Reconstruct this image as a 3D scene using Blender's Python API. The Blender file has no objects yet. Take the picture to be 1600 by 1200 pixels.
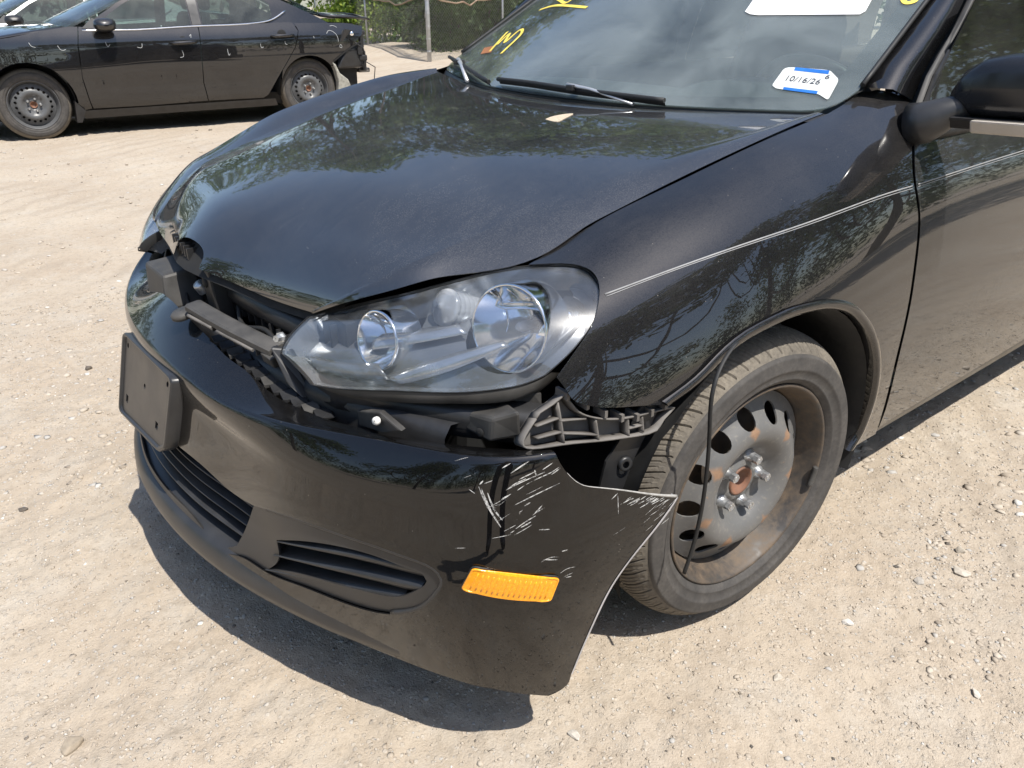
import bpy, bmesh, math, random
import numpy as np
from mathutils import Vector, Matrix
from mathutils.geometry import delaunay_2d_cdt

# ================================================================ camera, sky, sun, exposure
scene = bpy.context.scene
cam_d = bpy.data.cameras.new('camera'); cam = bpy.data.objects.new('camera', cam_d); scene.collection.objects.link(cam)
scene.camera = cam
cam.location = (1.1223, 1.5280, 1.1696)
_yaw, _pitch = math.radians(-127.670), math.radians(-26.916)
_d = Vector((math.cos(_yaw)*math.cos(_pitch), math.sin(_yaw)*math.cos(_pitch), math.sin(_pitch)))
cam.rotation_euler = _d.to_track_quat('-Z', 'Y').to_euler()
cam_d.sensor_width = 36; cam_d.lens = 36*1171.92/1600
cam_d.clip_start = .02; cam_d.clip_end = 2000

SUN = Vector((-.04, .45, .89)).normalized()
world = bpy.data.worlds.new('World'); scene.world = world; world.use_nodes = True
wn = world.node_tree.nodes; wl = world.node_tree.links
for n in list(wn): wn.remove(n)
wo = wn.new('ShaderNodeOutputWorld'); bg = wn.new('ShaderNodeBackground'); sky = wn.new('ShaderNodeTexSky')
sky.sky_type = 'NISHITA'; sky.sun_disc = False
sky.sun_elevation = math.asin(SUN.z); sky.sun_rotation = math.atan2(SUN.x, SUN.y)
sky.air_density = 1.0; sky.dust_density = 1.0; sky.ozone_density = 1.0
bg.inputs['Strength'].default_value = .125
wl.new(sky.outputs[0], bg.inputs[0]); wl.new(bg.outputs[0], wo.inputs[0])
sun_d = bpy.data.lights.new('sun', 'SUN'); sun_d.energy = 3.9; sun_d.angle = math.radians(.55); sun_d.color = (1, .955, .88)
sun = bpy.data.objects.new('sun', sun_d); scene.collection.objects.link(sun)
sun.rotation_euler = SUN.to_track_quat('Z', 'Y').to_euler(); sun.location = SUN*30
scene.view_settings.view_transform = 'Standard'; scene.view_settings.look = 'None'
scene.view_settings.exposure = .70; scene.view_settings.gamma = 1
scene.view_settings.use_curve_mapping = False
scene.cycles.max_bounces = 8; scene.cycles.transparent_max_bounces = 24
scene.cycles.caustics_reflective = False; scene.cycles.caustics_refractive = False
rng = np.random.RandomState(7)
COL = scene.collection
# ---------------------------------------------------------------- spline surfaces
def sp_weights(kn, t):
    """rows of weights so that value(t) = W @ controls (natural cubic spline, linear extrapolation)"""
    kn = np.asarray(kn, float); n = len(kn); t = np.atleast_1d(np.asarray(t, float))
    h = np.diff(kn)
    A = np.eye(n); B = np.zeros((n, n))
    for i in range(1, n - 1):
        A[i, i-1] = h[i-1]; A[i, i] = 2*(h[i-1]+h[i]); A[i, i+1] = h[i]
        B[i, i-1] = 6/h[i-1]; B[i, i] = -6/h[i-1]-6/h[i]; B[i, i+1] = 6/h[i]
    M = np.linalg.solve(A, B)
    i = np.clip(np.searchsorted(kn, t, side='right')-1, 0, n-2)
    tc = np.clip(t, kn[0], kn[-1])
    a = (kn[i+1]-tc)/h[i]; b = (tc-kn[i])/h[i]
    I = np.eye(n)
    W = a[:, None]*I[i]+b[:, None]*I[i+1]+((a**3-a)[:, None]*M[i]+(b**3-b)[:, None]*M[i+1])*(h[i]**2)[:, None]/6
    D = (I[i+1]-I[i])/h[i][:, None]+((1-3*a**2)[:, None]*M[i]+(3*b**2-1)[:, None]*M[i+1])*h[i][:, None]/6
    return W+(t-tc)[:, None]*D

class Surf:
    """P[row v][column u][xyz]"""
    def __init__(self, P, ku=None, kv=None, flip=False):
        self.P = np.asarray(P, float); M, N = self.P.shape[:2]
        self.ku = np.arange(N) if ku is None else np.asarray(ku, float)
        self.kv = np.arange(M) if kv is None else np.asarray(kv, float)
        self.flip = flip
    def __call__(self, u, v):
        return np.einsum('km,kn,mnc->kc', sp_weights(self.kv, v), sp_weights(self.ku, u), self.P)
    def normal(self, u, v):
        e = 1e-3
        u = np.atleast_1d(np.asarray(u, float)); v = np.atleast_1d(np.asarray(v, float))
        a = self(u+e, v)-self(u-e, v); b = self(u, v+e)-self(u, v-e)
        n = np.cross(a, b); n /= np.linalg.norm(n, axis=1)[:, None]+1e-12
        return -n if self.flip else n

def spline_pts(pts, n, closed=False):
    """resample a polyline as a smooth curve with n points (chord-length natural spline)"""
    p = np.asarray(pts, float)
    s = np.r_[0, np.cumsum(np.linalg.norm(np.diff(p, axis=0), axis=1))]
    return sp_weights(s, np.linspace(0, s[-1], n)) @ p

# ---- hood: flat centre between the two creases, and the two sloping wings
CREASE = np.array([(.661,.372,.699),(.632,.440,.742),(.596,.482,.772),(.5,.529,.814),(.4,.548,.842),(.3,.566,.869),(.2,.584,.895),
                   (.1,.602,.917),(0,.62,.936),(-.1,.638,.952),(-.2,.655,.967),(-.27,.668,.976)])
HCEN = np.array([(.757,0,.742),(.738,0,.768),(.705,0,.793),(.61,0,.832),(.50,0,.862),(.39,0,.889),(.285,0,.910),(.175,0,.928),
                 (.07,0,.942),(-.02,0,.952),(-.09,0,.958),(-.15,0,.961)])
CREASE_R = CREASE*np.array([1,-1,1])
CREASE_R[:4] = [(.713,-.400,.703),(.662,-.446,.738),(.612,-.480,.771),(.5,-.528,.815)]
HEDGE = np.array([(.661,.374,.697),(.634,.452,.734),(.594,.510,.759),(.511,.571,.785),(.411,.640,.804),(.314,.652,.838),(.240,.656,.861),
                  (.110,.668,.897),(-.02,.680,.930),(-.113,.688,.952),(-.21,.690,.970),(-.282,.690,.980)])
HEDGE_R = np.array([(.713,-.402,.702),(.691,-.500,.706),(.625,-.562,.750),(.503,-.630,.808),(.411,-.650,.842),(.314,-.66,.881),(.240,-.66,.905),
                  (.110,-.665,.936),(-.02,-.675,.960),(-.113,-.685,.973),(-.21,-.69,.98),(-.282,-.69,.983)])
def hood_main():
    rows = []
    for i in range(12):
        c = HCEN[i]; r = []
        for s in (-1, -.66, -.33, 0, .33, .66, 1):
            e = CREASE[i] if s > 0 else CREASE_R[i]
            a = abs(s); w = a**2
            p = c*(1-w)+e*w
            p[1] = abs(e[1])*s
            A = [0, .33, .66, 1]
            if i == 0:
                p[0] = np.interp(a, A, [.765,.726,.690,e[0]] if s > 0 else [.765,.752,.735,e[0]])
                p[2] = np.interp(a, A, [.716,.705,.695,e[2]] if s > 0 else [.716,.711,.707,e[2]])
            if i in (1, 2, 3):
                xs = [[.742,.703,.666], [.705,.668,.634], [.615,.590,.553]][i-1] if s > 0 else [[.742,.728,.700], [.705,.692,.665], [.615,.605,.580]][i-1]
                zs = [[.750,.737,.731], [.782,.768,.764], [.826,.815,.812]][i-1] if s > 0 else [[.750,.745,.740], [.782,.778,.772], [.826,.822,.815]][i-1]
                p[0] = np.interp(a, A, xs+[e[0]]); p[2] = np.interp(a, A, zs+[e[2]])
            r.append(p)
        rows.append(r)
    return Surf(np.array(rows), ku=[-1,-.66,-.33,0,.33,.66,1], kv=[0,.4,.8,2,3,4,5,6,7,8,9,10], flip=False)
def hood_wing(side):
    C_, E_ = (CREASE, HEDGE) if side > 0 else (CREASE_R, HEDGE_R)
    m = (C_+E_)/2; m[:, 2] += .004
    return Surf(np.array([C_, m, E_]), ku=[0,.4,.8,2,3,4,5,6,7,8,9,10], kv=[0, .5, 1], flip=(side > 0))

# ---- body side (fender and doors): rows top to bottom, columns front to rear
SX = [.56, .41, .25, .1, -.1, -.28, -.45, -.8, -1.3, -1.9, -2.6, -3.0, -3.25]
SEC = [
 [(.615,.790),(.690,.775),(.742,.745),(.782,.700),(.826,.620),(.850,.45),(.83,.2)],
 [(.640,.804),(.705,.798),(.757,.776),(.798,.735),(.842,.640),(.872,.45),(.85,.2)],
 [(.656,.858),(.717,.845),(.768,.817),(.810,.770),(.858,.660),(.884,.45),(.86,.2)],
 [(.669,.900),(.733,.884),(.783,.852),(.824,.800),(.870,.680),(.888,.45),(.865,.2)],
 [(.687,.949),(.745,.925),(.792,.885),(.832,.825),(.875,.690),(.889,.45),(.865,.2)],
 [(.690,.980),(.745,.958),(.795,.912),(.836,.842),(.873,.690),(.886,.45),(.855,.2)],
 [(.710,1.010),(.757,.980),(.800,.925),(.840,.848),(.870,.690),(.876,.45),(.838,.2)],
 [(.735,1.00),(.772,.972),(.806,.928),(.845,.852),(.868,.690),(.866,.45),(.825,.2)],
 [(.735,1.00),(.772,.972),(.806,.930),(.846,.855),(.868,.690),(.864,.45),(.825,.2)],
 [(.725,1.00),(.765,.972),(.802,.932),(.844,.860),(.872,.690),(.870,.45),(.83,.2)],
 [(.70,1.01),(.745,.985),(.788,.945),(.835,.870),(.876,.690),(.880,.45),(.84,.2)],
 [(.65,1.01),(.700,.985),(.740,.945),(.785,.870),(.825,.690),(.83,.45),(.79,.2)],
 [(.58,1.01),(.620,.985),(.650,.945),(.690,.870),(.725,.690),(.73,.45),(.69,.2)]]
def side_surf():
    P = [[(SX[j], SEC[j][i][0], SEC[j][i][1]) for j in range(len(SX))] for i in range(7)]
    return Surf(np.array(P), ku=[-x for x in SX], kv=[0,.3,.6,1,1.6,2.6,3.6], flip=True)

# ---- bumper cover: columns from the far side round to the near side
BX = [(.18,-.89),(.34,-.885),(.48,-.860),(.61,-.78),(.705,-.655),(.805,-.48),(.882,-.27),(.911,-.10),(.911,.06),(.895,.20),(.862,.345),(.80,.515),(.71,.705),(.63,.825),(.545,.873),(.43,.893),(.33,.900),(.22,.903)]
def bumper_surf():
    b = np.array(BX)
    t = np.gradient(b, axis=0); t /= np.linalg.norm(t, axis=1)[:, None]
    n = np.c_[t[:, 1], -t[:, 0]]
    a = np.abs(b[:, 1])
    A = [0,.1,.2,.3,.4,.5,.6,.7,.8,.9]
    oT = np.interp(a, A, [-.118,-.118,-.115,-.110,-.098,-.085,-.075,-.072,-.078,-.07])
    zT = np.interp(a, A, [.635,.632,.615,.598,.578,.568,.573,.584,.590,.592])
    oC = np.interp(a, [0,.2,.45,.6,.75,.87,.9], [-.050,-.045,-.032,-.032,-.032,-.018,-.008])
    zC = np.interp(a, [0,.2,.35,.45,.55,.68,.8,.9], [.570,.566,.562,.567,.583,.596,.608,.612])
    w = np.clip((a-.28)/.37, 0, 1); w = w*w*(3-2*w)
    g = np.interp(a, [.5,.8,.87,.905], [1,1,.8,.6])          # the corner skin bulges less towards the wheel
    mixw = lambda c, e: c*(1-w)+e*g*w
    rows = []
    for off, z in ((oT, zT), (oT*.5+oC*.5+.002, zT*.5+zC*.5+.002), (oT*.1+oC*.9+.001, zT*.1+zC*.9+.001), (oC, zC), (mixw(oC+.002, -.010), zC-.028), (mixw(-.045, .011), .50+0*a), (mixw(-.038, .021), .445+0*a),
                   (mixw(-.028, .024), .38+0*a), (mixw(-.018, .019), .31+0*a), (mixw(0, .012), .25+0*a), (mixw(.006, .002), .185+0*a)):
        p = b+n*np.asarray(off)[:, None]
        rows.append(np.c_[p, np.broadcast_to(z, a.shape)])
    s = np.r_[0, np.cumsum(np.linalg.norm(np.diff(b, axis=0), axis=1))]
    s = s-s[8]+1.3613
    return Surf(np.array(rows), ku=s, kv=[0,.045,.085,.095,.125,.185,.24,.305,.375,.435,.5], flip=True)

# ---- headlamp lens: rows top to bottom, columns inner tip to outer end
LT = [(.668,.366,.688),(.612,.455,.722),(.568,.515,.746),(.497,.590,.776),(.425,.650,.793),(.380,.700,.797),(.352,.752,.787)]
LM = [(.728,.368,.652),(.692,.460,.676),(.655,.530,.695),(.600,.615,.716),(.535,.690,.730),(.470,.745,.738),(.405,.785,.742)]
LB = [(.745,.372,.600),(.722,.465,.596),(.695,.545,.592),(.650,.635,.592),(.590,.715,.604),(.525,.768,.630),(.462,.800,.672)]
def lens_surf():
    return Surf(np.array([LT, LM, LB]), kv=[0, 1, 2], flip=True)
# ---- windscreen
def glass_surf():
    P = []
    for t in (0, .35, .7, 1):
        r = []
        for s in (-1, -.66, -.33, 0, .33, .66, 1):
            x = -.31-.76*t+(.17-.06*t)*(1-s*s); y = (.685-.105*t)*s; z = .982+.44*t+(-.012+.030*t)*(1-s*s)
            r.append((x, y, z))
        P.append(r)
    return Surf(np.array(P), ku=[-1,-.66,-.33,0,.33,.66,1], kv=[0,.35,.7,1], flip=False)
# outlines of panels, marks and seams in each surface's own coordinates
B = {'fender':[[[-0.408,0.025],[-0.312,-0.01],[-0.186,0.016],[-0.046,0.021],[0.111,0.02],[0.278,0.03]],[[0.278,0.03],[0.342,-0.017],[0.402,-0.073],[0.445,-0.065]],[[0.445,-0.065],[0.48,0.056],[0.502,0.219]],[[0.504,0.22],[0.434,0.59],[0.401,0.974],[0.411,1.181],[0.412,1.503],[0.41,1.856],[0.41,2.407],[0.453,3.017],[0.483,3.343]],[[0.483,3.343],[0.331,3.256]],[[0.331,3.256],[0.35,3.163],[0.356,2.999],[0.351,2.801],[0.336,2.566],[0.312,2.328],[0.282,2.121],[0.254,1.977],[0.214,1.832],[0.176,1.731],[0.13,1.657],[0.079,1.608],[0.031,1.583],[-0.023,1.565],[-0.073,1.568],[-0.128,1.579],[-0.181,1.63],[-0.247,1.741],[-0.278,1.773],[-0.308,1.799]],[[-0.308,1.799],[-0.357,1.721],[-0.414,1.625],[-0.445,1.541],[-0.46,1.486],[-0.475,1.337],[-0.484,1.197]],[[-0.484,1.197],[-0.447,1.071],[-0.41,0.937],[-0.383,0.766],[-0.366,0.628],[-0.354,0.427],[-0.368,0.256],[-0.408,0.025]]],'door':[[[0.442,0.595],[0.41,0.98],[0.42,1.187],[0.423,1.511],[0.422,1.867],[0.425,2.426],[0.472,3.047]],[[0.472,3.047],[0.484,3.269]],[[0.484,3.269],[0.745,3.299],[1.324,3.28]],[[1.324,3.28],[1.5,3.27]],[[1.5,3.27],[1.56,0.6]],[[1.56,0.6],[0.921,0.688],[0.545,0.578],[0.442,0.595]]],'pin1':[[[-0.362,0.682],[-0.275,0.759],[-0.176,0.83],[0.044,0.932],[0.394,0.972]]],'pin2':[[[-0.362,0.709],[-0.276,0.777],[-0.177,0.848],[0.043,0.952],[0.393,0.993]]],'dpin1':[[[0.415,0.972],[0.641,0.949],[0.893,0.928],[1.4,0.93]]],'dpin2':[[[0.414,0.991],[0.64,0.969],[0.891,0.95],[1.4,0.945]]],'bump_end':[[[2.294,0.067],[2.298,0.113],[2.313,0.132],[2.331,0.145],[2.354,0.153],[2.416,0.172],[2.515,0.211]],[[2.515,0.213],[2.467,0.255],[2.43,0.283],[2.386,0.328],[2.36,0.386],[2.34,0.451],[2.328,0.505]],[[2.328,0.505],[2.323,0.529],[2.306,0.539],[2.284,0.542]]],'bump_top':[[[1.575,0.006],[1.649,0.001],[1.709,0.007],[1.767,0.007],[1.82,-0.001],[1.872,-0.006],[1.923,-0.019],[1.993,0.019],[2.057,-0.002],[2.125,-0.005],[2.21,-0.003],[2.264,0.045],[2.294,0.067]]],'insert':[[[1.406,0.288],[1.558,0.29],[1.641,0.301],[1.722,0.293]],[[1.722,0.293],[1.843,0.259],[1.93,0.248],[2.032,0.243],[2.086,0.244]],[[2.086,0.244],[2.123,0.256],[2.129,0.271],[2.122,0.29],[2.094,0.332],[2.028,0.377]],[[2.028,0.377],[1.953,0.393],[1.843,0.404],[1.743,0.419],[1.681,0.42]]],'grille':[[[1.405,0.291],[1.558,0.293],[1.64,0.304],[1.717,0.297]],[[1.717,0.297],[1.652,0.41]],[[1.652,0.41],[1.604,0.433],[1.516,0.42],[1.389,0.415]]],'fogslot':[[[1.78,0.339],[1.861,0.3],[1.95,0.273],[2.032,0.265],[2.078,0.267],[2.099,0.271]],[[2.099,0.271],[2.103,0.28],[2.093,0.296],[2.051,0.332]],[[2.051,0.332],[1.99,0.349],[1.922,0.363],[1.845,0.38],[1.746,0.416]],[[1.746,0.416],[1.781,0.373],[1.78,0.339]]],'marker':[[[2.175,0.234],[2.288,0.267]],[[2.288,0.267],[2.276,0.305]],[[2.276,0.305],[2.159,0.272]],[[2.159,0.272],[2.175,0.234]]],'plate':[[[1.236,0.086],[1.524,0.086],[1.45,0.281],[1.373,0.34],[1.087,0.343]]],'scratch':[[[2.179,0.132],[2.189,0.147],[2.2,0.161],[2.211,0.175]],[[2.183,0.134],[2.194,0.152],[2.204,0.167]],[[2.192,0.138],[2.201,0.154],[2.213,0.167]],[[2.218,0.136],[2.237,0.13],[2.259,0.125],[2.275,0.122]],[[2.22,0.135],[2.232,0.13],[2.247,0.126]],[[2.234,0.137],[2.244,0.133]],[[2.237,0.126],[2.26,0.12]],[[2.26,0.118],[2.262,0.124]],[[2.247,0.132],[2.267,0.127],[2.287,0.123],[2.299,0.119]],[[2.208,0.147],[2.225,0.14]],[[2.213,0.144],[2.222,0.141]],[[2.229,0.152],[2.251,0.146],[2.273,0.141],[2.297,0.137]],[[2.243,0.154],[2.252,0.151]],[[2.236,0.16],[2.241,0.158]],[[2.255,0.165],[2.269,0.156]],[[2.258,0.163],[2.272,0.159]],[[2.231,0.178],[2.245,0.171],[2.259,0.166]],[[2.238,0.177],[2.252,0.172]],[[2.223,0.183],[2.229,0.18]],[[2.263,0.183],[2.278,0.185]],[[2.165,0.135],[2.174,0.139]],[[2.212,0.113],[2.225,0.107]],[[2.225,0.119],[2.253,0.106]],[[2.272,0.119],[2.288,0.113]],[[2.285,0.126],[2.299,0.121]],[[2.395,0.171],[2.394,0.196]],[[2.383,0.173],[2.395,0.169]],[[2.18,0.13],[2.185,0.126]],[[2.264,0.235],[2.278,0.23],[2.291,0.233]],[[2.268,0.231],[2.288,0.237]],[[2.291,0.264],[2.302,0.259],[2.316,0.26]],[[2.297,0.272],[2.312,0.269]],[[2.295,0.224],[2.304,0.224]],[[2.266,0.183],[2.277,0.185]],[[2.301,0.274],[2.31,0.275]],[[2.46,0.198],[2.449,0.199]],[[2.457,0.199],[2.436,0.201]],[[2.425,0.183],[2.418,0.183]],[[2.451,0.187],[2.438,0.189]],[[2.469,0.195],[2.452,0.197]],[[2.464,0.191],[2.449,0.192]],[[2.436,0.187],[2.425,0.188]],[[2.473,0.198],[2.463,0.199]],[[2.46,0.198],[2.448,0.199]],[[2.433,0.186],[2.412,0.188]],[[2.499,0.21],[2.477,0.211]],[[2.487,0.202],[2.478,0.202]],[[2.469,0.199],[2.457,0.2]],[[2.433,0.187],[2.419,0.188]],[[2.437,0.186],[2.423,0.188]],[[2.488,0.205],[2.476,0.206]],[[2.437,0.188],[2.428,0.189]],[[2.431,0.187],[2.423,0.188]],[[2.455,0.192],[2.437,0.194]],[[2.478,0.203],[2.46,0.204]],[[2.445,0.193],[2.433,0.194]],[[2.463,0.194],[2.449,0.195]],[[2.42,0.182],[2.399,0.184]],[[2.433,0.19],[2.417,0.191]],[[2.476,0.2],[2.459,0.201]],[[2.42,0.18],[2.411,0.181]]],'buckle':[[[2.224,0.182],[2.25,0.172],[2.279,0.169],[2.305,0.164],[2.33,0.167],[2.34,0.179],[2.344,0.199],[2.365,0.228],[2.391,0.229],[2.423,0.215],[2.451,0.199]]],'lens':[[[0.178,1.2],[-0.005,-0.036]],[[-0.005,-0.036],[0.579,-0.122],[2.261,-0.118],[3.218,-0.158],[3.773,-0.156],[4.423,-0.147],[5.038,-0.176]],[[5.038,-0.176],[5.553,-0.183],[5.925,-0.004],[6.049,0.356],[6.041,0.857],[5.805,1.391],[5.404,1.634]],[[5.404,1.634],[5.077,1.653],[4.677,1.643],[3.954,1.627],[2.912,1.621],[1.919,1.694],[1.065,1.763]],[[1.065,1.763],[0.178,1.2]]],'lenshouse':[[[1.065,1.763],[1.668,1.807],[2.356,1.779],[2.936,1.755],[3.806,1.748],[4.723,1.8],[5.316,1.727],[5.493,1.632]],[[5.493,1.632],[5.412,1.653],[5.084,1.67],[4.682,1.658],[3.957,1.641],[2.915,1.636],[1.922,1.712],[1.068,1.787]]],'sticker':[[[0.792,0.16],[0.919,0.151]],[[0.919,0.151],[0.963,0.115]],[[0.963,0.115],[0.976,0.038]],[[0.976,0.038],[0.938,0.061]],[[0.938,0.061],[0.82,0.076]],[[0.82,0.076],[0.8,0.088]],[[0.8,0.088],[0.792,0.16]]],'stickb1':[[[0.822,0.158],[0.92,0.148],[0.925,0.134],[0.825,0.146]]],'stickb2':[[[0.836,0.082],[0.933,0.07],[0.936,0.059],[0.84,0.072]]],'sticktxt':[[[0.826,0.106],[0.931,0.092],[0.818,0.126]]],'stick6':[[[0.924,0.116],[0.937,0.114],[0.917,0.133]]],'paper':[[[0.499,0.385],[0.527,0.374],[0.558,0.37],[0.875,0.376],[0.884,0.39],[0.874,0.44],[0.854,0.553],[0.466,0.573],[0.485,0.439]]],'wax':[[[-0.697,0.142],[-0.747,0.198],[-0.79,0.249]],[[-0.711,0.178],[-0.734,0.241],[-0.656,0.197],[-0.671,0.263],[-0.609,0.252],[-0.575,0.196],[-0.555,0.141]],[[-0.744,0.383],[-0.677,0.403],[-0.545,0.411],[-0.324,0.401]],[[-0.714,0.453],[-0.607,0.433],[-0.538,0.436],[-0.541,0.458]],[[0.961,0.445],[0.984,0.426],[0.998,0.434],[0.992,0.456]]],'brown':[[[-0.817,0.149],[-0.729,0.169],[-0.672,0.137],[-0.76,0.117]]],'wiperL':[[[-0.272,0.012],[-0.068,0.017],[0.18,0.01],[0.455,-0.001],[0.549,-0.007]]],'wiperR':[[[-1.024,0.04],[-0.731,0.035],[-0.5,0.017],[-0.31,-0.005]]],'dustsplat':[[[0.36,7.364],[0.347,7.784],[0.367,8.129],[0.414,7.556],[0.402,7.299]]],'guide':[[[-0.527,1.458],[-0.504,1.407],[-0.485,1.401],[-0.476,1.37],[-0.462,1.509],[-0.437,1.658],[-0.397,1.764],[-0.34,1.83],[-0.279,1.887],[-0.301,1.949],[-0.323,2.027],[-0.377,1.977],[-0.43,1.907],[-0.491,1.807],[-0.535,1.739]]],'strip':[[[-0.148,1.582],[-0.182,1.676],[-0.206,1.831],[-0.214,2.173],[-0.21,2.549],[-0.202,3.022],[-0.202,3.346],[-0.205,3.512]]]}
# ================================================================ helpers
def tag(o, label=None, cat=None, group=None, kind=None):
    if label: o['label'] = label
    if cat: o['category'] = cat
    if group: o['group'] = group
    if kind: o['kind'] = kind
    return o
def empty(name, loc=(0, 0, 0), rz=0.0):
    o = bpy.data.objects.new(name, None); COL.objects.link(o)
    o.location = loc; o.rotation_euler = (0, 0, rz); o.empty_display_size = .1
    return o
def link(name, me, mat, parent=None):
    o = bpy.data.objects.new(name, me); COL.objects.link(o)
    if mat is not None:
        me.materials.clear(); me.materials.append(mat)
    if parent is not None: o.parent = parent
    return o
def copy_tree(o, parent=None):
    c = o.copy(); COL.objects.link(c); c.parent = parent
    for ch in list(o.children): copy_tree(ch, c)
    return c

class MB:
    """collects shapes, builds ONE mesh object"""
    def __init__(s): s.v = []; s.f = []; s.sm = []
    def add(s, v, f, smooth=False):
        b = len(s.v); s.v += [tuple(float(c) for c in p) for p in v]
        s.f += [tuple(b+i for i in q) for q in f]; s.sm += [smooth]*len(f)
        return s
    def box(s, c, d, R=None):
        h = np.array(d)/2; p = np.array([(x, y, z) for x in (-1, 1) for y in (-1, 1) for z in (-1, 1)])*h
        if R is not None: p = p @ np.array(R).T
        return s.add(p+np.array(c), [(0, 1, 3, 2), (4, 6, 7, 5), (0, 4, 5, 1), (2, 3, 7, 6), (0, 2, 6, 4), (1, 5, 7, 3)])
    def hexa(s, b, t):
        """bottom 4 corners, top 4 corners"""
        return s.add(list(b)+list(t), [(3, 2, 1, 0), (4, 5, 6, 7), (0, 1, 5, 4), (1, 2, 6, 5), (2, 3, 7, 6), (3, 0, 4, 7)])
    def tube(s, path, r, seg=8, cap=True, flat=None, up=None):
        p = np.asarray(path, float); n = len(p); r = np.broadcast_to(np.asarray(r, float), (n,))
        t = np.gradient(p, axis=0); t /= np.linalg.norm(t, axis=1)[:, None]+1e-12
        a = np.array([0, 0, 1.]) if up is None else np.array(up, float)
        if up is None and abs(t[0] @ a) > .9: a = np.array([1., 0, 0])
        V = []
        u = a-t[0]*(a @ t[0]); u /= np.linalg.norm(u)
        for i in range(n):
            u = u-t[i]*(u @ t[i]); u /= np.linalg.norm(u)+1e-12; w = np.cross(t[i], u)
            for k in range(seg):
                g = 2*math.pi*k/seg
                V.append(p[i]+r[i]*(math.cos(g)*u*(1 if flat is None else flat)+math.sin(g)*w))
        F = [(i*seg+k, i*seg+(k+1) % seg, (i+1)*seg+(k+1) % seg, (i+1)*seg+k) for i in range(n-1) for k in range(seg)]
        s.add(V, F, True)
        if cap:
            b = len(s.v)-n*seg
            s.f.append(tuple(b+k for k in reversed(range(seg)))); s.f.append(tuple(b+(n-1)*seg+k for k in range(seg))); s.sm += [False, False]
        return s
    def lathe(s, prof, o=(0, 0, 0), axis=(0, 0, 1), seg=24, smooth=True, cap=False, ref=None):
        """prof: (radius, height along axis)"""
        ax = np.array(axis, float); ax /= np.linalg.norm(ax)
        a = np.array([1., 0, 0]) if ref is None else np.array(ref, float)
        if abs(a @ ax) > .9: a = np.array([0, 0, 1.])
        u = a-ax*(a @ ax); u /= np.linalg.norm(u); w = np.cross(ax, u)
        V = []
        for r, h in prof:
            for k in range(seg):
                g = 2*math.pi*k/seg; V.append(np.array(o)+ax*h+r*(math.cos(g)*u+math.sin(g)*w))
        n = len(prof)
        F = [(i*seg+k, i*seg+(k+1) % seg, (i+1)*seg+(k+1) % seg, (i+1)*seg+k) for i in range(n-1) for k in range(seg)]
        if cap: F += [tuple(reversed(range(seg))), tuple((n-1)*seg+k for k in range(seg))]
        return s.add(V, F, smooth)
    def strip(s, A, B_, smooth=True):
        A = list(A); n = len(A)
        return s.add(A+list(B_), [(i, i+1, n+i+1, n+i) for i in range(n-1)], smooth)
    def grid(s, G, smooth=True):
        G = np.asarray(G, float); m, n = G.shape[:2]
        return s.add(G.reshape(-1, 3), [(i*n+j, i*n+j+1, (i+1)*n+j+1, (i+1)*n+j) for i in range(m-1) for j in range(n-1)], smooth)
    def prism(s, poly, d):
        """planar 3-D polygon pushed along d"""
        P = [np.array(p, float) for p in poly]; n = len(P); d = np.array(d, float)
        return s.add(P+[p+d for p in P], [tuple(reversed(range(n))), tuple(range(n, 2*n))]+[(i, (i+1) % n, n+(i+1) % n, n+i) for i in range(n)])
    def build(s, name, mat, parent=None, bevel=0, thick=0, seg=2):
        me = bpy.data.meshes.new(name); me.from_pydata(s.v, [], s.f)
        me.polygons.foreach_set('use_smooth', s.sm); me.update()
        bm = bmesh.new(); bm.from_mesh(me); bmesh.ops.recalc_face_normals(bm, faces=bm.faces); bm.to_mesh(me); bm.free()
        o = link(name, me, mat, parent)
        if thick:
            m = o.modifiers.new('t', 'SOLIDIFY'); m.thickness = abs(thick); m.offset = -1 if thick > 0 else 1
        if bevel:
            m = o.modifiers.new('b', 'BEVEL'); m.width = bevel; m.segments = seg; m.limit_method = 'ANGLE'; m.angle_limit = math.radians(35)
            m.harden_normals = False
        return o

def cat_curve(segs, per=8):
    """joins smooth segments into one closed outline; corners stay where segments meet"""
    out = []
    for sg in segs:
        sg = np.array(sg, float)
        c = spline_pts(sg, per*(len(sg)-1)+1) if len(sg) > 2 else np.array([sg[0]*(1-t)+sg[1]*t for t in np.linspace(0, 1, per+1)])
        out += list(c[:-1]) if (not out or np.linalg.norm(c[0]-out[-1]) > 1e-9) else list(c[1:-1])
    return np.array(out)
def round_poly(pts, r=.25, n=5):
    """closed polygon with rounded corners (r = share of each side)"""
    P = np.array(pts, float); m = len(P); out = []
    for i in range(m):
        a, b, c = P[i-1], P[i], P[(i+1) % m]
        p0 = b+(a-b)*r; p1 = b+(c-b)*r
        for t in np.linspace(0, 1, n): out.append((1-t)**2*p0+2*t*(1-t)*b+t*t*p1)
    return np.array(out)
def inside(P, poly):
    x, y = P[:, 0], P[:, 1]; c = np.zeros(len(P), bool); j = len(poly)-1
    for i in range(len(poly)):
        xi, yi = poly[i]; xj, yj = poly[j]
        if yi != yj: c ^= ((yi > y) != (yj > y)) & (x < (xj-xi)*(y-yi)/(yj-yi)+xi)
        j = i
    return c
def seg_dist(P, poly):
    d = np.full(len(P), 1e9)
    for i in range(len(poly)):
        a = poly[i-1]; b = poly[i]; ab = b-a; L = ab @ ab
        if L < 1e-14: continue
        t = np.clip(((P-a) @ ab)/L, 0, 1); d = np.minimum(d, np.linalg.norm(P-(a+t[:, None]*ab), axis=1))
    return d
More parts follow.
